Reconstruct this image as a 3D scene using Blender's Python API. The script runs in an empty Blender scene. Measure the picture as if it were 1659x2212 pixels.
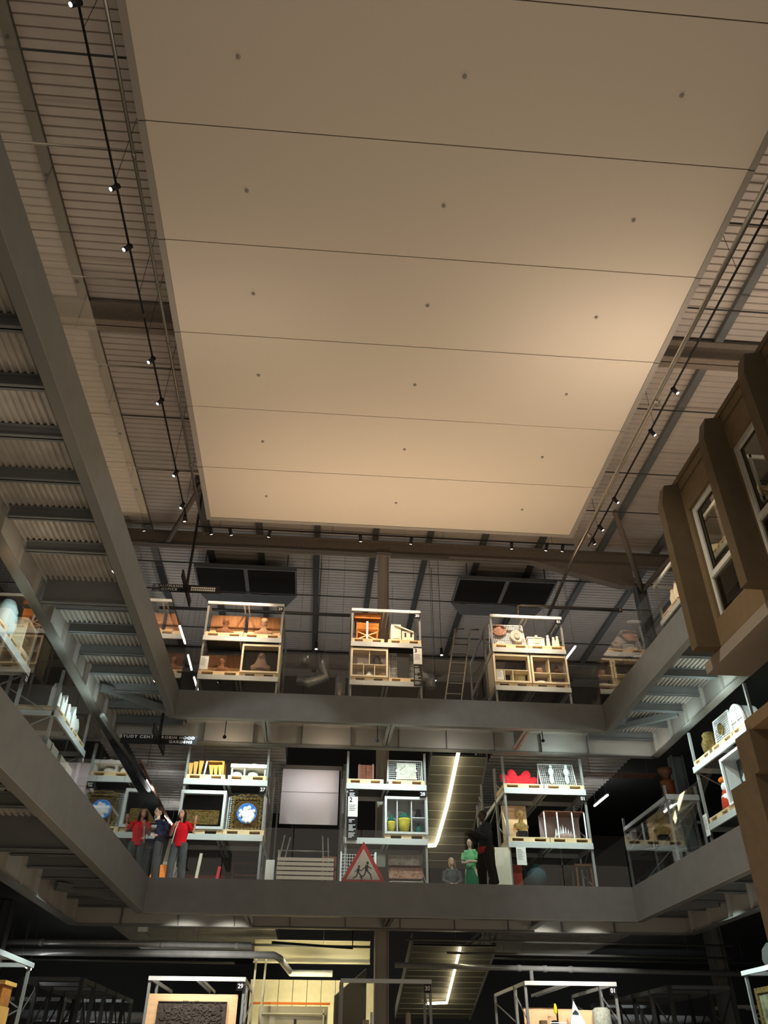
import bpy, bmesh, math, random
from mathutils import Matrix, Vector
random.seed(7)
S = bpy.context.scene
COL = S.collection
PI = math.pi
# ------------------------------------------------------------------ camera
F = 1714.67; PITCH, YAW, ROLL = 0.6186, 0.0796, 0.005
CAMP = Vector((0, 0, 1.6))
cp, sp = math.cos(PITCH), math.sin(PITCH)
FWD = Vector((math.sin(YAW)*cp, math.cos(YAW)*cp, sp))
_r = Vector((math.cos(YAW), -math.sin(YAW), 0)); _u = _r.cross(FWD)
RGT = _r*math.cos(ROLL) + _u*math.sin(ROLL); UPV = _u*math.cos(ROLL) - _r*math.sin(ROLL)
cam = bpy.data.cameras.new('camera'); co = bpy.data.objects.new('camera', cam); COL.objects.link(co)
cam.sensor_fit = 'VERTICAL'; cam.sensor_height = 36; cam.lens = F/2212*36
cam.clip_end = 200
m3 = Matrix((RGT, UPV, -FWD)).transposed()
co.matrix_world = Matrix.Translation(CAMP) @ m3.to_4x4()
S.camera = co
# ------------------------------------------------------------------ world, exposure
S.view_settings.view_transform = 'Standard'; S.view_settings.look = 'None'
S.view_settings.exposure = 1.65; S.view_settings.gamma = 1.0; S.view_settings.use_curve_mapping = False
W = bpy.data.worlds.new('hall_ambient'); S.world = W; W.use_nodes = True
W.node_tree.nodes['Background'].inputs[0].default_value = (1.0, 0.86, 0.70, 1)
W.node_tree.nodes['Background'].inputs[1].default_value = 0.15
try:
    S.cycles.max_bounces = 5; S.cycles.diffuse_bounces = 3; S.cycles.glossy_bounces = 3
    S.cycles.transparent_max_bounces = 24; S.cycles.transmission_bounces = 4
    S.cycles.sample_clamp_indirect = 3.0; S.cycles.caustics_reflective = False; S.cycles.caustics_refractive = False
    S.cycles.use_denoising = True
except Exception: pass

def at(px, py, X=None, Y=None, Z=None):
    d = FWD + RGT*((px-829.5)/F) - UPV*((py-1106)/F)
    t = (X-CAMP.x)/d.x if X is not None else (Y-CAMP.y)/d.y if Y is not None else (Z-CAMP.z)/d.z
    return CAMP + d*t

def lamp(kind, loc, to, power, color, size=0.1, angle=60, blend=0.5, name='lamp'):
    l = bpy.data.lights.new(name, kind); l.energy = power; l.color = color
    if kind == 'SPOT': l.spot_size = math.radians(angle); l.spot_blend = blend; l.shadow_soft_size = size
    elif kind == 'POINT': l.shadow_soft_size = size
    elif kind == 'AREA': l.shape = 'RECTANGLE'; l.size = size if not isinstance(size, tuple) else size[0]; l.size_y = size if not isinstance(size, tuple) else size[1]
    o = bpy.data.objects.new(name, l); COL.objects.link(o); o.location = loc; o.visible_camera = False; o.visible_glossy = False
    if to is not None: o.rotation_euler = (Vector(to)-Vector(loc)).to_track_quat('-Z', 'Y').to_euler()
    return o
WARM = (1.0, 0.80, 0.58); COOL = (0.80, 1.0, 0.96); NEUT = (1.0, 0.95, 0.86)

# ------------------------------------------------------------------ materials
MATS = {}
def mat(name, col, rough=0.6, metal=0.0, var=0.0, scale=8, emit=0, bump=0, stretch=None):
    if name in MATS: return MATS[name]
    m = bpy.data.materials.new(name); m.use_nodes = True; nt = m.node_tree
    b = nt.nodes['Principled BSDF']
    c = (*col, 1)
    b.inputs['Base Color'].default_value = c; b.inputs['Roughness'].default_value = rough; b.inputs['Metallic'].default_value = metal
    if emit:
        b.inputs['Emission Color'].default_value = c; b.inputs['Emission Strength'].default_value = emit
    if var or bump:
        tc = nt.nodes.new('ShaderNodeTexCoord'); mp = nt.nodes.new('ShaderNodeMapping'); n = nt.nodes.new('ShaderNodeTexNoise')
        n.inputs['Scale'].default_value = scale; n.inputs['Detail'].default_value = 4
        if stretch: mp.inputs['Scale'].default_value = stretch
        nt.links.new(tc.outputs['Object'], mp.inputs[0]); nt.links.new(mp.outputs[0], n.inputs['Vector'])
        if var:
            r = nt.nodes.new('ShaderNodeValToRGB')
            r.color_ramp.elements[0].position = 0.3; r.color_ramp.elements[1].position = 0.7
            r.color_ramp.elements[0].color = tuple(max(0, x*(1-var)) for x in col)+(1,)
            r.color_ramp.elements[1].color = tuple(min(1, x*(1+var*0.6)) for x in col)+(1,)
            nt.links.new(n.outputs['Fac'], r.inputs[0]); nt.links.new(r.outputs[0], b.inputs['Base Color'])
        if bump:
            bp = nt.nodes.new('ShaderNodeBump'); bp.inputs['Strength'].default_value = bump; bp.inputs['Distance'].default_value = 0.02
            nt.links.new(n.outputs['Fac'], bp.inputs['Height']); nt.links.new(bp.outputs[0], b.inputs['Normal'])
    MATS[name] = m; return m
def glass_mat(name, tint, ior=1.5, rough=0.0):
    m = bpy.data.materials.new(name); m.use_nodes = True; nt = m.node_tree; nt.nodes.clear()
    o = nt.nodes.new('ShaderNodeOutputMaterial'); mx = nt.nodes.new('ShaderNodeMixShader'); t = nt.nodes.new('ShaderNodeBsdfTransparent')
    g = nt.nodes.new('ShaderNodeBsdfGlossy'); f = nt.nodes.new('ShaderNodeFresnel'); f.inputs[0].default_value = ior
    ge = nt.nodes.new('ShaderNodeNewGeometry'); mi = nt.nodes.new('ShaderNodeMix'); mi.inputs[2].default_value = ior; mi.inputs[3].default_value = 1/ior
    nt.links.new(ge.outputs['Backfacing'], mi.inputs[0]); nt.links.new(mi.outputs[0], f.inputs[0])
    t.inputs[0].default_value = (*tint, 1); g.inputs['Roughness'].default_value = rough
    nt.links.new(f.outputs[0], mx.inputs[0]); nt.links.new(t.outputs[0], mx.inputs[1]); nt.links.new(g.outputs[0], mx.inputs[2])
    nt.links.new(mx.outputs[0], o.inputs[0]); MATS[name] = m; return m
STEEL = mat('painted grey steel', (0.158, 0.167, 0.168), 0.55, 0.0, var=0.1, scale=3)
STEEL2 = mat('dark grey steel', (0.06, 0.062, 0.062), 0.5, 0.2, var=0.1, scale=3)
FLANGE = mat('worn flange steel', (0.22, 0.215, 0.195), 0.45, 0.2)
ROOFST = mat('brown grey rafter paint', (0.21, 0.175, 0.14), 0.6, var=0.1)
ZINC = mat('galvanised deck', (0.55, 0.52, 0.47), 0.4, 0.35, var=0.18, scale=2.5, stretch=(1, 1, 1))
ROOFSHEET = mat('white roof sheet', (0.62, 0.56, 0.50), 0.5, 0.1, var=0.06, scale=2)
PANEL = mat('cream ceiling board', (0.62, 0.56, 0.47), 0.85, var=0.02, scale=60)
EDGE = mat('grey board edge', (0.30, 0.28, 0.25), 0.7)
BLACK = mat('matt black', (0.012, 0.012, 0.013), 0.5)
DARK = mat('charcoal', (0.035, 0.035, 0.036), 0.6)
CHROME = mat('polished steel pipe', (0.62, 0.58, 0.50), 0.25, 0.85)
PIPE = mat('galvanised pipe', (0.5, 0.52, 0.52), 0.32, 0.6, var=0.1)
BRUSH = mat('dull steel pipe', (0.25, 0.25, 0.24), 0.45, 0.7)
RACKM = mat('pale grey rack steel', (0.66, 0.68, 0.67), 0.45, 0.15)
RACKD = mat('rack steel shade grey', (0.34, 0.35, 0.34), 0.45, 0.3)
MESHG = mat('dark mesh deck', (0.10, 0.10, 0.10), 0.5, 0.4)
PINE = mat('pine', (0.80, 0.60, 0.36), 0.6, var=0.14, scale=4, stretch=(1, 6, 12))
PINEL = mat('pale pine', (0.80, 0.68, 0.48), 0.6, var=0.1, scale=4, stretch=(1, 6, 12))
PLY = mat('birch board', (0.80, 0.52, 0.29), 0.6, var=0.1, scale=3, stretch=(1, 4, 8))
BACK_SHADE = mat('shaded backboard', (0.34, 0.16, 0.075), 0.5, var=0.25, scale=3, stretch=(6, 1, 1))  # brown carries the shade on the upper crate backs
BRONZE = mat('reddish bronze', (0.26, 0.12, 0.07), 0.4, 0.2, var=0.3, scale=9)
GOLDB = mat('gilt bronze', (0.62, 0.42, 0.16), 0.35, 0.7, var=0.3, scale=14)
GOLD = mat('dull gold', (0.50, 0.36, 0.13), 0.38, 0.8, var=0.5, scale=22, bump=0.5)
PLAST = mat('white plaster', (0.86, 0.87, 0.86), 0.6, var=0.04)
CREAM = mat('cream paint', (0.84, 0.76, 0.60), 0.6, var=0.06)
WHITE = mat('white', (0.9, 0.9, 0.9), 0.5)
PAPER = mat('paper white', (0.88, 0.87, 0.82), 0.7)
STONE = mat('grey stone', (0.40, 0.36, 0.31), 0.85, var=0.3, scale=9, bump=0.6)
TERRA = mat('terracotta brown', (0.36, 0.20, 0.14), 0.8, var=0.3, scale=12, bump=0.6)
ORANGEW = mat('orange varnished wood', (0.55, 0.19, 0.04), 0.35, var=0.4, scale=3, stretch=(1, 5, 5))
HONEY = mat('honey wood', (0.80, 0.42, 0.11), 0.45, var=0.12, scale=3)
REDF = mat('red felt', (0.80, 0.035, 0.05), 0.75)
BLUE = mat('glazed blue', (0.06, 0.20, 0.55), 0.3)
GREEN = mat('bottle green glaze', (0.02, 0.10, 0.07), 0.15)
YELLOWG = mat('yellow green glaze', (0.52, 0.42, 0.06), 0.25, var=0.2)
TEAL = mat('dark teal', (0.03, 0.065, 0.075), 0.3)
CARVED = mat('dark carved wood', (0.07, 0.058, 0.05), 0.6, var=0.4, scale=16, bump=0.5)
BROWNW = mat('dark brown wood', (0.10, 0.045, 0.022), 0.4, var=0.3)
REDW = mat('polished red brown wood', (0.15, 0.045, 0.015), 0.2, var=0.4, scale=6)
CONC = mat('brown concrete facade', (0.135, 0.092, 0.048), 0.85, var=0.10, scale=6)
CONCD = mat('concrete fin', (0.085, 0.061, 0.034), 0.85, var=0.12, scale=5)
SOFF = mat('taupe soffit board', (0.20, 0.165, 0.125), 0.8, var=0.05)
FRAMEW = mat('old white window frame', (0.46, 0.44, 0.38), 0.6, var=0.1, scale=6)
SCREEN = mat('white screen fabric', (0.86, 0.84, 0.86), 0.8)
CLAD = mat('yellowish cladding', (0.70, 0.64, 0.44), 0.6, 0.1, var=0.06)
ORANGE = mat('orange paint', (0.85, 0.22, 0.03), 0.5)
COPPER = mat('copper', (0.34, 0.14, 0.09), 0.3, 0.6, var=0.3)
WALLD = mat('dark back wall', (0.045, 0.045, 0.047), 0.8)
FLOORM = mat('grey concrete floor', (0.22, 0.21, 0.19), 0.6, var=0.1, scale=1)
FOIL = mat('silver duct foil', (0.6, 0.6, 0.6), 0.25, 0.9, bump=0.9, scale=20)
FABRIC = mat('grey green quilted fabric', (0.36, 0.38, 0.32), 0.9, var=0.3, scale=18, bump=0.8)
GLASS = glass_mat('clear balustrade glass', (0.97, 0.985, 0.98), 1.5)
CASEG = glass_mat('case glass', (0.98, 0.98, 0.98), 1.22)
WINGL = glass_mat('window pane glass', (0.62, 0.62, 0.58), 1.6)
LEDW = mat('white led', (1.0, 0.98, 0.95), emit=2.2)
LEDY = mat('warm led strip', (1.0, 0.86, 0.55), emit=2.2)
LENS = mat('spot lens', (1.0, 0.93, 0.80), emit=3)
SKIN = mat('skin light', (0.62, 0.38, 0.27), 0.5); SKIN2 = mat('skin pale', (0.66, 0.44, 0.34), 0.5); SKIND = mat('skin deep', (0.045, 0.025, 0.017), 0.45)
HAIRB = mat('black hair', (0.012, 0.009, 0.008), 0.4); HAIRG = mat('blonde hair', (0.42, 0.25, 0.12), 0.5)

# ------------------------------------------------------------------ mesh helpers
FR = [Matrix.Identity(4)]
class frame:
    def __init__(s, loc=(0, 0, 0), rz=0, rx=0, ry=0): s.m = Matrix.Translation(loc) @ Matrix.Rotation(rz, 4, 'Z') @ Matrix.Rotation(rx, 4, 'X') @ Matrix.Rotation(ry, 4, 'Y')
    def __enter__(s): FR.append(FR[-1] @ s.m)
    def __exit__(s, *a): FR.pop()
ORG = {}
class MB:
    def __init__(s): s.v = []; s.f = []; s.sm = []
    def add(s, vs, fs, smooth=False):
        n = len(s.v); M = FR[-1]
        s.v += [M @ Vector(v) for v in vs]; s.f += [tuple(i+n for i in f) for f in fs]; s.sm += [smooth]*len(fs); return s
    def box(s, x0, x1, y0, y1, z0, z1):
        if x0 > x1: x0, x1 = x1, x0
        if y0 > y1: y0, y1 = y1, y0
        if z0 > z1: z0, z1 = z1, z0
        return s.add([(x0,y0,z0),(x1,y0,z0),(x1,y1,z0),(x0,y1,z0),(x0,y0,z1),(x1,y0,z1),(x1,y1,z1),(x0,y1,z1)],
                     [(0,3,2,1),(4,5,6,7),(0,1,5,4),(1,2,6,5),(2,3,7,6),(3,0,4,7)])
    def bar(s, a, b, w, h=None, up=(0, 0, 1)):
        a, b = Vector(a), Vector(b); h = w if h is None else h; d = (b-a).normalized(); up = Vector(up)
        if abs(d.dot(up)) > .97: up = Vector((0, 1, 0))
        x = d.cross(up).normalized(); y = x.cross(d)
        vs = [p + x*(sx*w/2) + y*(sy*h/2) for p in (a, b) for sx, sy in ((-1,-1),(1,-1),(1,1),(-1,1))]
        return s.add(vs, [(3,2,1,0),(4,5,6,7),(0,1,5,4),(1,2,6,5),(2,3,7,6),(3,0,4,7)])
    def tube(s, pts, r, n=8, caps=True, sy=1.0):
        pts = [Vector(p) for p in pts]; rs = r if isinstance(r, (list, tuple)) else [r]*len(pts)
        vs = []; fs = []; N = len(pts); up = None
        for i, p in enumerate(pts):
            d = (pts[min(i+1, N-1)] - pts[max(i-1, 0)]).normalized()
            if up is None: up = Vector((0, 0, 1)) if abs(d.z) < .9 else Vector((0, 1, 0))
            x = d.cross(up).normalized(); y = x.cross(d).normalized(); up = y
            for k in range(n):
                t = 2*PI*k/n; vs.append(p + x*math.cos(t)*rs[i] + y*math.sin(t)*rs[i]*sy)
        for i in range(N-1):
            for k in range(n): fs.append((i*n+k, i*n+(k+1) % n, (i+1)*n+(k+1) % n, (i+1)*n+k))
        if caps: fs += [tuple(range(n-1, -1, -1)), tuple(range((N-1)*n, N*n))]
        return s.add(vs, fs, True)
    def lathe(s, prof, c=(0, 0, 0), n=20, sx=1, sy=1, a0=0, a1=2*PI):
        full = abs(a1-a0-2*PI) < 1e-6; vs = []; fs = []; m = n if full else n+1
        for r, z in prof:
            for k in range(m):
                t = a0+(a1-a0)*k/n; vs.append((c[0]+r*sx*math.cos(t), c[1]+r*sy*math.sin(t), c[2]+z))
        for i in range(len(prof)-1):
            for k in range(n): fs.append((i*m+k, i*m+(k+1) % m, (i+1)*m+(k+1) % m, (i+1)*m+k))
        if full: fs += [tuple(range(m-1, -1, -1)), tuple(range((len(prof)-1)*m, len(prof)*m))]
        return s.add(vs, fs, True)
    def ball(s, c, r, n=12, m=8):
        if not isinstance(r, (tuple, list)): r = (r, r, r)
        vs = [(c[0], c[1], c[2]-r[2])]; fs = []
        for i in range(1, m):
            t = PI*i/m
            for k in range(n):
                a = 2*PI*k/n; vs.append((c[0]+r[0]*math.sin(t)*math.cos(a), c[1]+r[1]*math.sin(t)*math.sin(a), c[2]-r[2]*math.cos(t)))
        vs.append((c[0], c[1], c[2]+r[2])); L = len(vs)-1
        for k in range(n):
            fs.append((0, 1+(k+1) % n, 1+k)); fs.append((L, 1+(m-2)*n+k, 1+(m-2)*n+(k+1) % n))
            for i in range(m-2): fs.append((1+i*n+k, 1+i*n+(k+1) % n, 1+(i+1)*n+(k+1) % n, 1+(i+1)*n+k))
        return s.add(vs, fs, True)
    def prism(s, poly, y0, y1):                       # poly in x,z ; extruded along y
        n = len(poly)
        return s.add([(x, y0, z) for x, z in poly]+[(x, y1, z) for x, z in poly],
                     [tuple(range(n)), tuple(range(2*n-1, n-1, -1))]+[(i, n+i, n+(i+1) % n, (i+1) % n) for i in range(n)])
    def prism3(s, base, off):
        n = len(base); off = Vector(off); b = [Vector(p) for p in base]
        return s.add(b+[p+off for p in b], [tuple(range(n)), tuple(range(2*n-1, n-1, -1))]+[(i, n+i, n+(i+1) % n, (i+1) % n) for i in range(n)])
    def corr(s, x0, x1, y0, y1, z, pitch, h, along='Y', t=0.004, fr=(.35, .5, .85)):   # trapezoid ribs running along Y or X, hanging below z
        a0, a1 = (x0, x1) if along == 'Y' else (y0, y1)
        b0, b1 = (y0, y1) if along == 'Y' else (x0, x1)
        pr = []; a = a0
        while a < a1:
            for q, zz in ((0, z), (fr[0], z), (fr[1], z-h), (fr[2], z-h)): pr.append((min(a+q*pitch, a1), zz))
            a += pitch
        pr.append((a1, z)); vs = []
        for dz in (0, t):
            for (a, zz) in pr:
                for b in (b0, b1): vs.append((a, b, zz+dz) if along == 'Y' else (b, a, zz+dz))
        n = len(pr); fs = []
        for i in range(n-1):
            fs.append((2*i, 2*i+1, 2*i+3, 2*i+2)); o = 2*n; fs.append((o+2*i, o+2*i+2, o+2*i+3, o+2*i+1))
        return s.add(vs, fs)
    def build(s, name, m, parent=None, remesh=0, bevel=0):
        if parent is None:
            xs = [v.x for v in s.v]; ys = [v.y for v in s.v]; zs = [v.z for v in s.v]
            org = Vector(((min(xs)+max(xs))/2, (min(ys)+max(ys))/2, min(zs)))
        else: org = ORG[parent.name]
        me = bpy.data.meshes.new(name); me.from_pydata([tuple(v-org) for v in s.v], [], s.f); me.update()
        me.polygons.foreach_set('use_smooth', s.sm if not remesh else [True]*len(s.f))
        me.materials.append(m)
        o = bpy.data.objects.new(name, me); COL.objects.link(o)
        if parent is None: o.location = org
        else: o.parent = parent
        ORG[o.name] = org
        bm = bmesh.new(); bm.from_mesh(me); bmesh.ops.recalc_face_normals(bm, faces=bm.faces); bm.to_mesh(me); bm.free()
        if remesh:
            r = o.modifiers.new('fuse', 'REMESH'); r.mode = 'VOXEL'; r.voxel_size = remesh; r.use_smooth_shade = True
            q = o.modifiers.new('soften', 'SMOOTH'); q.iterations = 3; q.factor = 0.5
        if bevel:
            q = o.modifiers.new('bevel', 'BEVEL'); q.width = bevel; q.segments = 2
        return o
def tag(o, label, cat, group=None):
    o['label'] = label; o['category'] = cat
    if group: o['group'] = group
    return o
def thing(name, label, cat, loc, group=None):
    o = bpy.data.objects.new(name, None); COL.objects.link(o); o.empty_display_size = 0.1
    p = FR[-1] @ Vector(loc); o.location = p; ORG[o.name] = p
    return tag(o, label, cat, group)
def struct(o): o['kind'] = 'structure'; return o
def one(mb, name, m, label, cat, group=None, **k): return tag(mb.build(name, m, **k), label, cat, group)
def text(name, body, size, m, parent, loc, rot=(PI/2, 0, 0), ext=0.003, align='CENTER', sx=1):
    c = bpy.data.curves.new(name, 'FONT'); c.body = body; c.size = size; c.extrude = ext; c.align_x = align; c.offset = size*.02; c.space_character = 1.0 if len(body) < 4 else 1.25; c.align_y = 'CENTER'
    c.materials.append(m); o = bpy.data.objects.new(name, c); COL.objects.link(o)
    M = FR[-1] @ Matrix.Translation(loc) @ (Matrix.Rotation(rot[2], 4, 'Z') @ Matrix.Rotation(rot[0], 4, 'X')) @ Matrix.Diagonal((sx, 1, 1, 1))
    dg = bpy.context.evaluated_depsgraph_get(); me = bpy.data.meshes.new_from_object(o.evaluated_get(dg)); bpy.data.objects.remove(o); bpy.data.curves.remove(c)
    o = bpy.data.objects.new(name, me); COL.objects.link(o); ORG[o.name] = ORG[parent.name]
    me.transform(Matrix.Translation(-ORG[parent.name]) @ M); me.update(); o.parent = parent
    return o
ORD = ['first', 'second', 'third', 'fourth', 'fifth', 'sixth', 'seventh', 'eighth', 'ninth', 'tenth', 'eleventh', 'twelfth', 'thirteenth', 'fourteenth', 'fifteenth', 'sixteenth', 'seventeenth', 'eighteenth', 'nineteenth', 'twentieth']
XL, XR, YF = -3.76, 7.55, 20.0
Z2, Z3 = 5.30, 9.84
OXL, OXR, OY = -5.72, 9.58, 21.95
ROOFZ = 17.32
# ------------------------------------------------------------------ setting shell
struct(MB().box(-18, 24, -6, 36, -0.2, 0).build('floor', FLOORM))
struct(MB().box(-18.2, -18, -6, 36, 0, 18).build('wall_left', WALLD))
struct(MB().box(24, 24.2, -6, 36, 0, 18).build('wall_right', WALLD))
struct(MB().box(-18, 24, 36, 36.2, 0, 18).build('wall_back', WALLD))
struct(MB().corr(-18, 24, -6, 36, ROOFZ+.05, 0.21, 0.05, along='X', fr=(.08, .16, .94)).build('ceiling', ROOFSHEET))
# suspended ceiling boards over the atrium
PX0, PX1, PZ = -3.615, 7.309, 15.23
s_ = 2.428; ye = 19.8
place = ['nearest the far end, below the first seam', 'second from the far end', 'third from the far end', 'fourth from the far end', 'fifth from the far end', 'sixth from the far end', 'at the very top of the picture']
for i in range(7):
    y1 = ye - i*s_; y0 = y1 - s_ + 0.022
    pb = thing('ceiling_board', 'wide cream suspended ceiling board, ' + place[i], 'ceiling board', ((PX0+PX1)/2, (y0+y1)/2, PZ), 'suspended cream boards over the atrium')
    MB().box(PX0, PX1, y0, y1, PZ, PZ+0.16).build('board', PANEL, pb)
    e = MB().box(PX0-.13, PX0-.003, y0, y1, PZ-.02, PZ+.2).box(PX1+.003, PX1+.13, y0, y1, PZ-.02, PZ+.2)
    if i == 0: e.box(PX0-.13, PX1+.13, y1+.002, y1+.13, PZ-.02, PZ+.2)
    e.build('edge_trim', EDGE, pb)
    for bx in (-1.92, 1.83, 5.56):
        MB().lathe([(.0, 0), (.028, 0), (.038, .012), (.038, .03), (.0, .031)], (bx, (y0+y1)/2, PZ-.03), 10).build('fixing_bolt', EDGE, pb)
# ------------------------------------------------------------------ roof steel
def ibeam_x(mb, x0, x1, y, z0, z1, fw=.25, tf=.03, zs=None):
    mb.box(x0, x1, y-.012, y+.012, z0, z1); mb.box(x0, x1, y-fw/2, y+fw/2, z0, z0+tf); mb.box(x0, x1, y-fw/2, y+fw/2, z1-tf, z1); return mb
def ibeam_y(mb, x, y0, y1, z0, z1, fw=.2, tf=.02):
    mb.box(x-.01, x+.01, y0, y1, z0, z1); mb.box(x-fw/2, x+fw/2, y0, y1, z0, z0+tf); mb.box(x-fw/2, x+fw/2, y0, y1, z1-tf, z1); return mb
r = ibeam_x(MB(), -17, 23, 23.6, 16.55, 17.1, .3)
r.prism3([(7.1, 23.45, 16.56), (10.75, 23.45, 16.56), (10.75, 23.45, 15.7), (10.2, 23.45, 15.72)], (0, .3, 0))
one(r, 'roof_rafter', ROOFST, 'brown grey roof rafter with haunch beyond the end of the cream ceiling', 'roof beam')
one(ibeam_x(MB(), -17, 23, 13.6, 16.45, 17.1, .36), 'roof_rafter', ROOFST, 'brown grey roof rafter crossing above the middle of the cream ceiling', 'roof beam')
one(ibeam_x(MB(), -17, 23, 33.0, 16.45, 17.1, .36), 'roof_rafter', ROOFST, 'roof rafter farthest back, over the rear racks', 'roof beam')
k = 0
for px in (-16.5, -14.4, -12.4, -10.4, -8.4, -6.35, -4.33, -2.5, -0.47, 1.58, 3.5, 5.45, 7.5, 9.75, 11.8, 13.8, 15.9):
    p = MB(); y0 = 1.0 if px < -4.4 or px > 7.6 else 20.5
    p.box(px-.09, px+.09, y0, 35, 17.11, ROOFZ-.01); p.box(px-.12, px-.09, y0, 35, 17.11, 17.13)
    y = y0
    one(p, 'roof_purlin', mat('grey green purlin', (.085, .085, .078), .6) if px < 8 else STEEL, 'dark roof purlin running away under the ribbed roof, %s from the left wall' % ORD[k], 'roof purlin', 'roof purlins'); k += 1
def column(x, y, w, z0, z1, label, m=STEEL):
    c = thing('steel_column', label, 'column', (x, y, z0))
    s = MB(); s.box(x-w/2, x-w/2+.02, y-w/2, y+w/2, z0, z1).box(x+w/2-.02, x+w/2, y-w/2, y+w/2, z0, z1).box(x-w/2, x+w/2, y-.01, y+.01, z0, z1)
    s.build('shaft', m, c); MB().box(x-w/2-.06, x+w/2+.06, y-w/2-.06, y+w/2+.06, z1-.03, z1).build('cap_plate', m, c)
column(1.87, 23.6, .36, 0, 16.54, 'tall steel column rising behind the centre rack to the roof rafter', mat('column paint', (.42, .38, .32), .5))
column(10.95, 23.6, .36, 0, 15.69, 'tall steel column at right carrying the haunched rafter')
column(-7.6, 22.6, .3, 0, 16.5, 'tall dark steel column at far left', STEEL2)
b = MB()
for a, c_ in (((10.95, 23.4, 15.5), (9.4, 20.9, 17.05)), ((10.95, 23.4, 15.5), (12.6, 20.9, 17.05)), ((-5.6, 23.4, 16.6), (-4.2, 20.6, 17.05))):
    one(MB().tube([a, c_], .09, 10), 'roof_brace', ROOFST, {9.4: 'tubular roof brace leaning left from the top of the right column', 12.6: 'tubular roof brace leaning right from the top of the right column', -4.2: 'tubular roof brace at the far left corner of the cream ceiling'}[c_[0]], 'roof brace')
# dark roof vents
for x0, x1, lab in ((-4.8, -1.24, 'dark twin-panel roof smoke vent above rack 29'), (4.8, 8.35, 'dark twin-panel roof smoke vent above the rack at right tagged 01')):
    v = thing('roof_vent', lab, 'roof vent', ((x0+x1)/2, 25.8, 16.3))
    y0, y1, z0 = 24.85, 26.7, 16.5
    MB().prism3([(x0-.05, y1, z0), (x1+.05, y1, z0), (x1-.35, y1+.35, z0-.28), (x0+.35, y1+.35, z0-.28)], (0, .04, .02)).box(x0-.06, x0, y0, y1, z0-.02, z0+.1).box(x1, x1+.06, y0, y1, z0-.02, z0+.1).box(x0-.06, x1+.06, y0-.06, y0, z0-.02, z0+.1).build('upstand', STEEL, v)
    s = MB()
    for q in (x0+.3, x1-.3):
        for w in (y0+.2, y1-.2): s.bar((q, w, z0+.05), (q, w, 17.335), .03)
    s.build('hangers', STEEL2, v)
    MB().box((x0+x1)/2-.07, (x0+x1)/2+.07, y0, y1, z0-.02, z0+.02).build('mullion', FLANGE, v)
    for a, c_ in ((x0, (x0+x1)/2-.07), ((x0+x1)/2+.07, x1)):
        MB().box(a, c_, y0, y1, z0+.01, z0+.05).build('vent_panel', mat('vent dark', (.02, .018, .015), .35), v)
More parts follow.
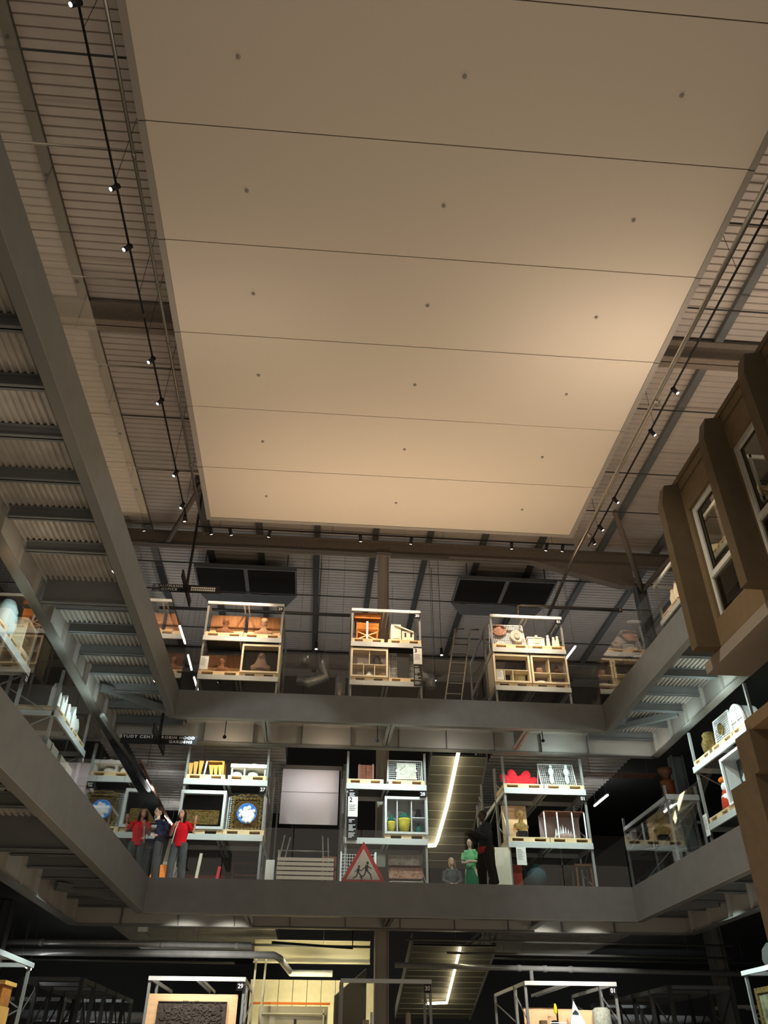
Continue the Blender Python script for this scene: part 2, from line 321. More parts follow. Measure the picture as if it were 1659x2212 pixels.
# ------------------------------------------------------------------ floors of the balconies
FBM = mat('pale grey beam paint', (.44, .425, .39), .55)
def joist(mb, x0, x1, y, zb, h=.22): return ibeam_x(mb, x0, x1, y, zb, zb+h, .13, .014)
FL = {2: ('middle', Z2), 3: ('top', Z3)}
for lv, (nm, Z) in FL.items():
    zb = Z-.72
    # corrugated decks
    struct(MB().corr(OXL+.02, XL-.02, 1, OY, Z-.13, .105, .05, 'Y').box(OXL, XL-.01, 1, OY, Z-.12, Z-.02).build('trim_%d' % (lv*10), ZINC))
    struct(MB().corr(XR+.02, OXR-.02, 1, OY, Z-.13, .105, .05, 'Y').box(XR+.01, OXR, 1, OY, Z-.12, Z-.02).build('trim_%d' % (lv*10+1), ZINC))
    struct(MB().corr(XL, XR, YF+.02, OY-.02, Z-.13, .15, .05, 'X').box(XL-.01, XR+.01, YF+.01, OY, Z-.12, Z-.02).build('trim_%d' % (lv*10+2), ZINC))
    # floors behind the racks (racks stand on them)
    struct(MB().box(-17.9, OXL-.01, 1, 35.9, Z-.12, Z-.02).box(OXR+.01, 23.9, 1, 35.9, Z-.12, Z-.02).box(OXL, -1.0, OY+.05, 35.9, Z-.12, Z-.02).box(5.2, OXR, OY+.05, 35.9, Z-.12, Z-.02)
           .box(-1.0, 5.2, OY+.05, 24.2 if lv == 2 else 22.95, Z-.12, Z-.02).build('trim_%d' % (lv*10+3), STEEL2))
    for q, (xa, xb) in enumerate(((OXL+.02, -1.05), (5.25, OXR-.02))):
        struct(MB().corr(xa, xb, OY+.1, 31, Z-.14, .30, .07, 'X').build('trim_%d' % (lv*10+4+q), ZINC))
    def edge(name, mb, fl, label):
        t = thing(name, label, 'beam', (0, 0, zb) if False else tuple(mb.v[0]))
        mb.build('web', STEEL, t); fl.build('bottom_flange', FLANGE, t); return t
    edge('edge_beam', MB().box(XL-.02, XL, 1, YF, zb, Z), MB().box(XL-.17, XL+.004, 1, YF+.1, zb-.018, zb), 'grey steel edge beam along the left side of the atrium, %s floor' % nm)
    edge('edge_beam', MB().box(XR, XR+.02, 1, YF, zb, Z), MB().box(XR-.004, XR+.17, 1, YF+.1, zb-.018, zb), 'grey steel edge beam along the right side of the atrium, %s floor' % nm)
    edge('edge_beam', MB().box(XL, XR, YF, YF+.02, zb, Z), MB().box(XL, XR, YF-.004, YF+.17, zb-.018, zb), 'grey steel edge beam across the far end of the atrium, %s floor' % nm)
    js = [1.9+1.09*i for i in range(20)]
    def outer(x, sgn, lab):
        t = thing('outer_beam', lab, 'beam', (x, 10, zb))
        MB().box(x-.012, x+.012, 1, OY, zb, Z).build('web', FBM, t); MB().box(x-.12, x+.12, 1, OY, zb-.02, zb).build('bottom_flange', FLANGE, t)
        s = MB()
        for y in js:
            if y < OY-.1: s.box(x, x+sgn*.11, y-.006, y+.006, zb, Z-.13)
        s.build('stiffener', FBM, t)
    outer(OXL, 1, 'grey steel beam carrying the outer edge of the left walkway, %s floor' % nm)
    outer(OXR, -1, 'grey steel beam carrying the outer edge of the right walkway, %s floor' % nm)
    t = thing('outer_beam', 'grey steel beam in front of the racks across the far end, under the %s floor' % nm, 'beam', (2, OY, zb))
    MB().box(OXL, OXR, OY-.012, OY+.012, zb, Z).build('web', FBM, t); MB().box(OXL, OXR, OY-.1, OY+.1, zb-.02, zb).build('bottom_flange', FLANGE, t)
    s = MB()
    for i in range(10): s.box(-4.6+1.36*i-.006, -4.6+1.36*i+.006, OY-.11, OY, zb, Z-.13)
    s.build('stiffener', STEEL, t)
    n = 0
    for y in js:
        if 4.5 < y and abs(y-14.2) > .5:
            one(joist(MB(), OXL+.13, XL-.03, y, Z-.40), 'floor_joist', STEEL, 'grey floor joist under the left walkway of the %s floor, %s from the camera' % (nm, ORD[n]), 'joist', 'joists under the left %s walkway' % nm)
            n += 1
    n = 0
    for y in js:
        if 12.6 < y:
            one(joist(MB(), XR+.03, OXR-.13, y, Z-.40), 'floor_joist', STEEL, 'grey floor joist under the right walkway of the %s floor, %s from the camera' % (nm, ORD[n]), 'joist', 'joists under the right %s walkway' % nm)
            n += 1
    one(ibeam_x(MB(), OXL+.13, XL-.03, 14.2, Z-.72, Z-.14, .2, .02), 'main_beam', STEEL, 'deep grey cross beam under the left walkway, %s floor' % nm, 'beam')
    for x, w in ((-1.47, 'left'), (1.83, 'centre'), (5.5, 'right')):
        one(ibeam_y(MB(), x, YF+.2, OY-.12, Z-.68, Z-.14, .2, .02), 'cross_beam', FLANGE, 'short grey beam under the far walkway of the %s floor, the %s one' % (nm, w), 'beam')
    # corner diagonal braces
    one(MB().bar((OXL+.2, YF-.9, Z-.38), (XL-.2, YF+.6, Z-.38), .12, .16), 'floor_brace', STEEL, 'diagonal brace under the left corner of the %s walkway' % nm, 'brace')
    one(MB().bar((OXR-.2, YF-.5, Z-.38), (XR+.2, YF+1.0, Z-.38), .12, .16), 'floor_brace', STEEL, 'diagonal brace under the right corner of the %s walkway' % nm, 'brace')
    # glass balustrades
    H = 1.15
    W_ = (XR-XL)/7
    for i in range(7):
        g = one(MB().box(XL+.012+i*W_, XL+(i+1)*W_-.012, YF+.012, YF+.026, Z-.02, Z+H), 'glass_balustrade', GLASS, 'clear glass pane, far side of the %s floor, %s from the left corner' % (nm, ORD[i]), 'balustrade', 'far balustrade panes, %s floor' % nm)
    for i in range(8):
        y1 = YF-.012-i*2.0; y0 = y1-1.976
        one(MB().box(XL-.016, XL-.004, y0, y1, Z-.02, Z+H), 'glass_balustrade', GLASS, 'clear glass pane, left side of the %s floor, %s from the far corner' % (nm, ORD[i]), 'balustrade', 'left balustrade panes, %s floor' % nm)
    for i in range(4):
        y1 = YF-.012-i*2.0; y0 = y1-1.976
        one(MB().box(XR+.004, XR+.016, y0, y1, Z-.02, Z+H), 'glass_balustrade', GLASS, 'clear glass pane, right side of the %s floor, %s from the far corner' % (nm, ORD[i]), 'balustrade', 'right balustrade panes, %s floor' % nm)
# ------------------------------------------------------------------ racks
def rack(w, levels, top, d, num, label, back=0, group='pallet racks', topbeam=True):
    t = thing('pallet_rack', label, 'rack', (w/2, d/2, 0), group)
    ys = [(.04, d)] + ([(d+.05, d+back)] if back else [])
    for x in (.03, w-.03):
        for a, b in ys:
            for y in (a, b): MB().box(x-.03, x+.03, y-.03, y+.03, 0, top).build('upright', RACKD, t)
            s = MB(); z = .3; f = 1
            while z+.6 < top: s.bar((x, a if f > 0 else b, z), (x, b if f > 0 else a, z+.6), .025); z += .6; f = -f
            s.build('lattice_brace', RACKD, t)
    for lz in levels:
        MB().box(0, w, -.045, .005, lz-.15, lz).build('shelf_beam', RACKM, t)
        s = MB().box(0, .05, .006, d+back, lz-.13, lz-.02).box(w-.05, w, .006, d+back, lz-.13, lz-.02).box(w/2-.08, w/2-.03, .006, d+back, lz-.13, lz-.02).box(w/2+.03, w/2+.08, .006, d+back, lz-.13, lz-.02)
        s.box(0, w, d, d+.05, lz-.13, lz-.02); s.build('shelf_rail', RACKM, t)
        MB().box(.05, w-.05, .01, d+back, lz-.02, lz-.004).build('shelf_deck', MESHG, t)
    if topbeam:
        s = MB().box(0, w, -.045, .005, top-.09, top).box(0, .05, .006, d+back, top-.08, top).box(w-.05, w, .006, d+back, top-.08, top).box(w/2-.08, w/2-.05, .006, d+back, top-.07, top).box(w/2+.05, w/2+.08, .006, d+back, top-.07, top)
        s.build('top_beam', RACKM, t)
    if num:
        nz = (top if topbeam else levels[-1]-.06) - .2
        nt = MB().box(w-.2, w-.02, -.052, -.047, nz-.08, nz+.1).build('number_tag', BLACK, t)
        text('tag_number', num, .13, WHITE, nt, (w-.11, -.056, nz+.01))
    return t
def pallet(x, z, w, label, d=1.0, h=.13, group='pine pallets on the racks'):
    s = MB().box(x, x+w, .0, d, z+h-.03, z+h).box(x, x+w, 0, d, z+.003, z+.025)
    for a in (0, .5, 1):
        bw = .16 if a == .5 else .1; c = x+bw/2+(w-bw)*a; s.box(c-bw/2*(1.9 if a == .5 else 1), c+bw/2*(1.9 if a == .5 else 1), 0.002, d-.002, z+.02, z+h-.02)
    return one(s, 'pallet', PINE, label, 'pallet', group)
def crate(x, z, w, h, label):
    t = thing('open_crate', label, 'crate', (x+w/2, .4, z), 'open crates with tall backboards')
    s = MB().box(x, x+w, 0, .9, z+.10, z+.13).box(x, x+w, 0, .9, z+.003, z+.02).box(x, x+.1, 0, .9, z+.02, z+.1).box(x+w-.1, x+w, 0, .9, z+.02, z+.1).box(x+w/2-.17, x+w/2+.17, 0, .9, z+.02, z+.1)
    s.build('pallet_base', PINE, t)
    MB().box(x+.04, x+w-.04, .62, .65, z+.13, z+h).build('backboard', BACK_SHADE, t); MB().box(x+.045, x+w-.045, .595, .618, z+.131, z+.13+(h-.13)*.47).build('lit_lower_board', PLY, t)  # brown above, pale below: shadow line put into the board colours
    for a in (x+.02, x+w-.04):
        MB().prism3([(a, .02, z+.13), (a, .62, z+.13), (a, .62, z+.45), (a, .02, z+.17)], (.02, 0, 0)).build('side_panel', PINEL, t)
    return z+.13
def case(x, z, w, h, label, inner=DARK, divs=(), d=.85, wood=PINEL, fw=.055, base=True, group='framed display cases'):
    """divs: ('v', frac, z0frac, z1frac) or ('h', frac, x0frac, x1frac)"""
    t = thing('display_case', label, 'display case', (x+w/2, d/2, z), group)
    zb = z+(.13 if base else 0)
    if base: MB().box(x, x+w, .05, d, z+.10, z+.13).box(x, x+.16, .05, d, z+.003, z+.1).box(x+w-.16, x+w, .05, d, z+.003, z+.1).box(x+w*.38, x+w*.62, .05, d, z+.003, z+.1).build('pallet_base', PINE, t)
    s = MB().box(x, x+fw, 0, .05, zb, z+h).box(x+w-fw, x+w, 0, .05, zb, z+h).box(x+fw, x+w-fw, 0, .05, zb, zb+fw).box(x+fw, x+w-fw, 0, .05, z+h-fw*1.3, z+h)
    s.build('frame', wood, t)
    MB().box(x, x+.015, .051, d, zb, z+h).box(x+w-.015, x+w, .051, d, zb, z+h).box(x+.015, x+w-.015, .051, d, z+h-.015, z+h).box(x+.015, x+w-.015, .051, d, zb, zb+.015).build('cabinet_wall', wood, t)
    MB().box(x+.016, x+w-.016, .42, .44, zb+.016, z+h-.016).build('back_panel', inner, t)
    x0, x1, za, zt = x+fw, x+w-fw, zb+fw, z+h-fw*1.3
    for k, f, a, b in divs:
        if k == 'v': c = x0+(x1-x0)*f; MB().box(c-.012, c+.012, .052, .41, za+(zt-za)*a, za+(zt-za)*b).build('divider', wood, t)
        else: c = za+(zt-za)*f; MB().box(x0+(x1-x0)*a, x0+(x1-x0)*b, .052, .41, c-.012, c+.012).build('divider', wood, t)
    MB().box(x0, x1, .02, .026, za, zt).build('glass_pane', CASEG, t)
    return (x0, x1, za, zt)
def meshpanel(x, z, w, h, label, m=RACKM, y=.25, lean=.12, pitch=.055):
    t = thing('wire_mesh_panel', label, 'mesh panel', (x+w/2, y, z), 'wire mesh panels')
    P = lambda u, v: (x+u, y+lean*v/h, z+v)
    s = MB(); n = int(w/pitch); k = int(h/pitch)
    for i in range(1, n): s.bar(P(i*w/n, 0), P(i*w/n, h), .009)
    for i in range(1, k): s.bar(P(0, i*h/k), P(w, i*h/k), .009)
    s.build('wire_grid', m, t)
    MB().bar(P(0, 0), P(0, h), .03).bar(P(w, 0), P(w, h), .03).bar(P(0, .012), P(w, .012), .03).bar(P(0, h), P(w, h), .03).build('panel_frame', m, t)
    MB().bar(P(0, h*.9), (x, y+.45, z+.01), .02).bar(P(w, h*.9), (x+w, y+.45, z+.01), .02).build('rear_strut', m, t)
    return P
def bust(x, y, z, h, m, label, style=0, yaw=0):
    with frame((x, y, z), yaw):
        s = MB(); k = h
        s.lathe([(.0, 0), (.17*k, 0), (.18*k, .03*k), (.12*k, .07*k), (.14*k, .12*k)], n=16)
        s.ball((0, 0, .20*k), (.38*k, .19*k, .17*k)); s.ball((0, -.04*k, .26*k), (.22*k, .14*k, .14*k))
        for sx in (-1, 1): s.ball((sx*.25*k, 0, .24*k), (.13*k, .11*k, .10*k))
        s.tube([(0, 0, .26*k), (0, -.01*k, .52*k)], [.14*k, .10*k], 12); H0 = len(s.v)
        s.ball((0, -.01*k, .70*k), (.125*k, .155*k, .18*k)); s.ball((0, -.06*k, .61*k), (.08*k, .09*k, .09*k))
        s.ball((0, -.165*k, .69*k), (.022*k, .04*k, .05*k)); s.ball((0, -.15*k, .745*k), (.08*k, .03*k, .015*k))
        s.ball((0, -.14*k, .615*k), (.04*k, .025*k, .014*k))
        for sx in (-1, 1): s.ball((sx*.125*k, 0, .69*k), (.02*k, .03*k, .045*k)); s.ball((sx*.045*k, -.14*k, .71*k), (.02*k, .015*k, .014*k))
        if style == 0: s.ball((0, .03*k, .80*k), (.14*k, .15*k, .13*k)); s.ball((0, .12*k, .82*k), .07*k)      # gathered hair
        if style == 1: s.lathe([(.17*k, .78*k), (.15*k, .82*k), (.12*k, .92*k), (0, .96*k)], n=16)              # cap
        if style == 2:                                                                                          # veil
            s.lathe([(.34*k, .15*k), (.27*k, .35*k), (.18*k, .6*k), (.16*k, .8*k), (.09*k, .9*k), (0, .93*k)], (0, .06*k, 0), 16)
        if style == 3: s.lathe([(.15*k, .76*k), (.19*k, .8*k), (.17*k, .84*k), (.1*k, .95*k), (0, 1.0*k)], n=16)  # crown
        for q in range(H0, len(s.v)): s.v[q] = s.v[q]-Vector((0, 0, .05*k))
        return one(s, 'portrait_bust', m, label, 'bust', remesh=.011*max(1, h/.5))
def vase(x, y, z, prof, m, label, cat='vase', name='vase', handles=0, top=None):
    t = thing(name, label, cat, (x, y, z))
    MB().lathe(prof, (x, y, z), 24).build('body', m, t)
    if top: MB().lathe(top[0], (x, y, z), 24).build('neck', top[1], t)
    zt = max(p[1] for p in prof); rm = max(p[0] for p in prof)
    for sx in ((-1, 1) if handles else ()):
        MB().tube([(x+sx*rm*.45, y, z+zt*.97), (x+sx*rm*1.05, y, z+zt*.93), (x+sx*rm*.95, y, z+zt*.72)], rm*.09, 6).build('handle', (top[1] if top else m), t)
    return t
def relief(x0, x1, z0, z1, y, m, name, label, cat, n=26, thick=.03, parent=None, amp=.02, seed=1):
    """carved slab with scrolling tendrils standing off the board"""
    rnd = random.Random(seed); s = MB().box(x0, x1, y, y+thick, z0, z1); w = x1-x0; h = z1-z0; cx_ = (x0+x1)/2
    for i in range(n):
        for sx in (-1, 1):
            u = rnd.uniform(.03, .44)*w; v = rnd.uniform(.16, .84)*h; r = min(rnd.uniform(.13, .26)*h, .47*w-u); turn = rnd.choice((-1, 1)); a0 = rnd.uniform(0, 6)
            pts = []
            for k in range(12):
                a = a0+turn*k*.55; rr = r*(1-k/14)
                pts.append((cx_+sx*(u+rr*math.cos(a)), y, min(z1-.01, max(z0+.01, z0+v+rr*math.sin(a)))))
            s.tube(pts, [amp*(1-.05*k) for k in range(12)], 5)
    s.box(x0, x1, y-amp, y, z0, z0+.02).box(x0, x1, y-amp, y, z1-.02, z1).box(x0, x0+.02, y-amp, y, z0, z1).box(x1-.02, x1, y-amp, y, z0, z1)
    if parent: return s.build(name, m, parent)
    return one(s, name, m, label, cat)
def card(x, z, w, h, label, y=-.06, tilt=.0):
    t = thing('information_card', label, 'card', (x, y, z)); MB().prism3([(x, y, z), (x+w, y, z), (x+w, y+tilt, z+h), (x, y+tilt, z+h)], (0, .006, 0)).build('sheet', PAPER, t)
    s = MB()
    for i in range(7): s.box(x+w*.1, x+w*(.55+.3*((i*37) % 5)/5), y-.003+tilt*(.85-i*.09), y-.001+tilt*(.85-i*.09), z+h*(.85-i*.09), z+h*(.87-i*.09))
    s.build('print_lines', DARK, t)
def signboard(x, z0, z1, w, num, heading, zn, label):
    t = thing('directory_sign', label, 'sign', (x, -.08, z0))
    MB().box(x, x+w, -.1, -.07, z0, z1).build('black_board', BLACK, t)
    MB().box(x, x+w, -.106, -.101, zn-.42, zn+.1).build('white_panel', PAPER, t)
    text('floor_number', num, .17, BLACK, t, (x+.03, -.11, zn+.01), align='LEFT')
    s = MB()
    for i in range(4): s.box(x+.03, x+.03+w*(.7-.12*(i % 2)), -.109, -.107, zn-.13-.045*i, zn-.118-.045*i)
    s.build('panel_lines', DARK, t); s = MB(); z = z1-.03; i = 0; rnd = random.Random(3)
    while z > z0+.05:
        if not (zn-.48 < z < zn+.13): s.box(x+.03, x+.03+w*rnd.uniform(.3, .75), -.104, -.101, z-.014, z)
        z -= .034 if i % 5 else .07; i += 1
    s.build('white_text_lines', WHITE, t)
TOP, MID, LOW = 'top floor', 'middle floor', 'ground floor'
# ===================================================== TOP FLOOR, far side
with frame((-3.68, 22.0, Z3-.02)):
    rack(2.34, [1.33, 2.58], 3.75, 1.15, '29', 'pale steel rack tagged 29 on the top floor, holding busts', back=2.2)
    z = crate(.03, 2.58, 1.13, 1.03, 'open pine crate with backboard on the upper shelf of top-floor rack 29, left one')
    bust(.58, .3, z, .74, BRONZE, 'reddish bronze bust with gathered hair, upper left of top-floor rack 29', 0, .3)
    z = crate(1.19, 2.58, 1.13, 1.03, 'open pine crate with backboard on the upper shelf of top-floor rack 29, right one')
    bust(1.75, .3, z, .76, mat('pale bronze', (.40, .24, .15), .5, .2, var=.3), 'pale brown bust wearing a cap, upper right of top-floor rack 29', 1)
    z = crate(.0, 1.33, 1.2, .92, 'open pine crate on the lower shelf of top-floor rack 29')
    bust(.62, .3, z, .66, BRONZE, 'dark abstract portrait head on the lower left shelf of top-floor rack 29', 4, -.5)
    card(.02, 1.5, .24, .42, 'cream information card at the lower left of top-floor rack 29', y=.0)
    case(1.2, 1.33, 1.14, 1.05, 'pine framed glass case with black inside, lower right of top-floor rack 29', BLACK, wood=PINEL)
    bust(1.77, .23, 1.53, .8, mat('umber bronze', (.2, .13, .1), .45, .2), 'veiled dark bust inside the black case of top-floor rack 29', 2)
with frame((.76, 22.0, Z3-.02)):
    rack(2.16, [1.33, 2.58], 3.72, 1.15, '30', 'pale steel rack tagged 30 on the top floor, holding an orange cabinet')
    pallet(.02, 2.58, 1.0, 'pale pine pallet under the orange wooden cabinet, top floor rack 30')
    t = thing('wooden_cabinet', 'orange varnished cabinet chair with raised top, upper left of top-floor rack 30', 'cabinet', (.5, .4, 2.71))
    MB().box(.16, .86, .12, .7, 3.02, 3.3).box(.2, .82, .1, .13, 3.06, 3.26).build('body', ORANGEW, t)
    MB().prism3([(.1, .1, 3.58), (.92, .1, 3.58), (.92, .75, 3.66), (.1, .75, 3.66)], (0, 0, .05)).prism3([(.1, .1, 3.45), (.92, .1, 3.45), (.92, .1, 3.6), (.1, .1, 3.6)], (0, .03, 0)).build('hood', ORANGEW, t)
    for a in (.14, .84): MB().box(a, a+.04, .65, .7, 3.3, 3.6).build('post', BROWNW, t)
    for a, y in ((.18, .14), (.80, .14), (.18, .66), (.80, .66)): MB().bar((a, y, 2.715), (a+.02, y, 3.02), .05).build('leg', ORANGEW, t)
    MB().bar((.2, .14, 2.75), (.8, .14, 3.0), .03).bar((.8, .14, 2.75), (.2, .14, 3.0), .03).build('cross_brace', PINE, t)
    MB().box(.47, .53, .08, .1, 2.72, 3.34).build('white_strap', WHITE, t)
    pallet(1.14, 2.58, 1.02, 'pale pine pallet under the cream model building, top floor rack 30')
    t = thing('cream_furniture', 'cream boxy object stepped with a slanting bar, upper right of top-floor rack 30', 'furniture', (1.6, .4, 2.71))
    MB().box(1.24, 1.55, .1, .7, 2.715, 3.28).box(1.3, 1.5, .08, .1, 2.8, 3.1).build('tall_block', CREAM, t)
    MB().box(1.58, 1.95, .1, .6, 2.715, 3.06).box(1.75, 1.77, .08, .1, 2.75, 3.0).build('low_block', CREAM, t)
    MB().bar((1.35, .07, 3.25), (1.93, .07, 3.02), .04).build('slanting_bar', CREAM, t)
    for a in (1.66, 1.84): MB().box(a, a+.05, .085, .099, 2.86, 3.0).build('slot', DARK, t)
    b = case(.02, 1.33, 1.12, 1.06, 'pine case of five compartments with small objects, lower left of top-floor rack 30', mat('mauve lining', (.60, .52, .52), .8), [('h', .45, 0, 1), ('v', .5, .45, 1), ('v', .33, 0, .45), ('v', .66, 0, .45)])
    hel = [(.0, .0), (.10, 0), (.12, .04), (.10, .10), (.07, .16), (0, .18)]
    def small(x, z, prof, m, label, cat, name): return one(MB().lathe(prof, (x, .24, z), 16), name, m, label, cat)
    za = 1.33+.13+.055+.014; zc = za+.45*(1.06-.13-.055*2.3)+.014
    small(.32, zc, [(0, 0), (.13, 0), (.12, .05), (.06, .09), (0, .1)], STONE, 'low grey fragment, upper left compartment of the five-part case', 'fragment', 'stone_fragment')
    small(.82, zc, [(0, 0), (.15, 0), (.15, .04), (.11, .06), (.12, .22), (.08, .3), (0, .32)], DARK, 'black helmet with pale peak, upper right compartment of the five-part case', 'helmet', 'helmet')
    small(.25, za, [(0, 0), (.06, 0), (.07, .05), (0, .07)], DARK, 'small dark dish, lower left compartment of the five-part case', 'dish', 'dish')
    small(.58, za, [(0, 0), (.13, 0), (.11, .06), (.08, .1), (.05, .18), (0, .2)], PLAST, 'white bell shaped object, lower middle compartment of the five-part case', 'ornament', 'ornament')
    small(.93, za, [(0, 0), (.05, 0), (.09, .06), (.07, .12), (.04, .13), (.05, .17), (0, .17)], GOLDB, 'little yellow jug, lower right compartment of the five-part case', 'jug', 'jug')
    pallet(1.16, 1.33, 1.0, 'pale pine pallet under the black panel, lower right of top floor rack 30')
    P = meshpanel(1.2, 1.46, .95, .92, 'wire mesh panel behind the black board, lower right of top-floor rack 30', y=.2)
    one(MB().box(1.42, 1.8, .1, .13, 1.47, 2.3), 'black_panel', DARK, 'plain black upright board leaning on mesh, lower right of top-floor rack 30', 'board')
    signboard(1.9, 1.2, 2.45, .26, '3', '', 2.3, 'black and white floor directory sign with the number 3, top floor rack 30')
with frame((5.12, 22.0, Z3-.02)):
    rack(2.3, [1.33, 2.58], 3.72, 1.15, '01', 'pale steel rack tagged 01 at the right of the top floor, holding reliefs', back=2.6)
    pallet(.03, 2.58, 1.12, 'pale pine pallet under the mesh panel of reliefs, top floor rack 01')
    P = meshpanel(.05, 2.71, 1.06, .88, 'wire mesh panel carrying three carved reliefs, top floor rack 01', WHITE, y=.15, lean=.3)
    t = thing('round_relief', 'brown round wheel-shaped relief with a hub, top left on the mesh of rack 01', 'relief', (.32, .3, 3.1))
    with frame((.31, .27, 3.3), 0, PI/2-.33):
        MB().lathe([(0, 0), (.24, 0), (.25, .03), (.22, .05), (.12, .04), (.08, .1), (0, .11)], n=28).build('disc', TERRA, t)
        s = MB()
        for i in range(12): s.ball((.17*math.cos(i*PI/6), .17*math.sin(i*PI/6), .05), (.025, .025, .02), 8, 5)
        s.build('carved_knobs', TERRA, t)
    with frame((.86, .22, 3.07), 0, PI/2-.33):
        s = MB().lathe([(0, 0), (.2, 0), (.21, .04), (.16, .07), (.13, .03), (0, .03)], n=24, sy=1.35); s.ball((0, 0, .05), (.09, .14, .05)); s.ball((0, .08, .08), (.05, .06, .04))
        one(s, 'oval_relief', STONE, 'grey oval relief with a carved figure, right side of the mesh of rack 01', 'relief')
    with frame((.33, .2, 2.74), 0, PI/2-.33):
        s = MB()
        s.tube([(.15*math.cos(a), .15*math.sin(a), 0) for a in [i*PI/10 for i in range(11)]], .045, 8)
        one(s, 'arch_fragment', STONE, 'small grey arch fragment, bottom left on the mesh of rack 01', 'fragment')
    pallet(1.17, 2.58, 1.12, 'pale pine pallet under the cream chests, top floor rack 01')
    t = thing('painted_chest', 'cream painted chest with a half-round front panel, upper right of top-floor rack 01', 'chest', (1.45, .4, 2.71))
    MB().box(1.2, 1.72, .15, .7, 2.715, 3.02).build('box', CREAM, t)
    MB().prism3([(1.18, .13, 3.03), (1.74, .13, 3.03), (1.68, .4, 3.2), (1.24, .4, 3.2)], (0, .3, 0)).build('lid', CREAM, t)
    MB().lathe([(0, 0), (.13, 0), (.13, .01), (0, .01)], (1.46, .14, 2.9), 18).build('round_panel', PINE, t) if False else MB().prism3([(1.46+.14*math.cos(a), .14, 3.0+.16*math.sin(a)) for a in [PI+i*PI/12 for i in range(13)]], (0, -.012, 0)).build('round_panel', PINE, t)
    MB().box(1.42, 1.5, .12, .135, 3.03, 3.12).build('hasp', PINE, t)
    for i, (x, h) in enumerate(((1.86, .5), (2.04, .44), (2.16, .48))):
        s = MB().lathe([(0, 0), (.06, 0), (.065, .25*h), (.05, .7*h), (.03, .8*h), (.045, .9*h), (0, h)], (x, .25, 2.715), 14)
        one(s, 'cream_figure', CREAM, ['cream carved standing figure beside the chest, left of three, rack 01', 'cream slender standing figure, middle of three, rack 01', 'cream slender standing figure, rightmost of three, rack 01'][i], 'figure', 'three cream figures on rack 01')
    b = case(.0, 1.33, 1.13, 1.06, 'pine case with black top and lit lower boxes, lower left of top-floor rack 01', BLACK, [('h', .45, 0, 1), ('v', .27, 0, .45), ('v', .52, 0, .45)])
    card(.08, 1.55, .22, .33, 'cream caption card inside the lower left case of rack 01', y=.06)
    one(MB().box(.62, 1.02, .3, .41, 1.545, 1.87), 'lined_box', mat('straw', (.55, .5, .3), .7), 'straw coloured box in the lower right compartment of the left case, rack 01', 'box')
    b = case(1.17, 1.33, 1.13, 1.06, 'pine case of four compartments with ceramics, lower right of top-floor rack 01', mat('mauve lining2', (.32, .26, .27), .8), [('h', .38, 0, 1), ('v', .5, 0, 1)])
    small(1.45, 1.33+.185+.375, [(0, 0), (.09, 0), (.13, .05), (.1, .1), (.12, .13), (0, .14)], TERRA, 'squat terracotta bowl, upper left compartment of the right case, rack 01', 'bowl', 'bowl')
    small(2.02, 1.33+.185+.375, [(0, 0), (.14, 0), (.08, .12), (.03, .25), (0, .28)], BROWNW, 'dark pointed object, upper right compartment of the right case, rack 01', 'ornament', 'ornament')
    small(1.45, 1.53, [(0, 0), (.17, 0), (.18, .04), (.0, .06)], PLAST, 'flat pale dish, lower left compartment of the right case, rack 01', 'dish', 'dish')
    small(2.0, 1.53, [(0, 0), (.13, 0), (.06, .06), (0, .09)], PLAST, 'low pale cone, lower right compartment of the right case, rack 01', 'ornament', 'ornament')
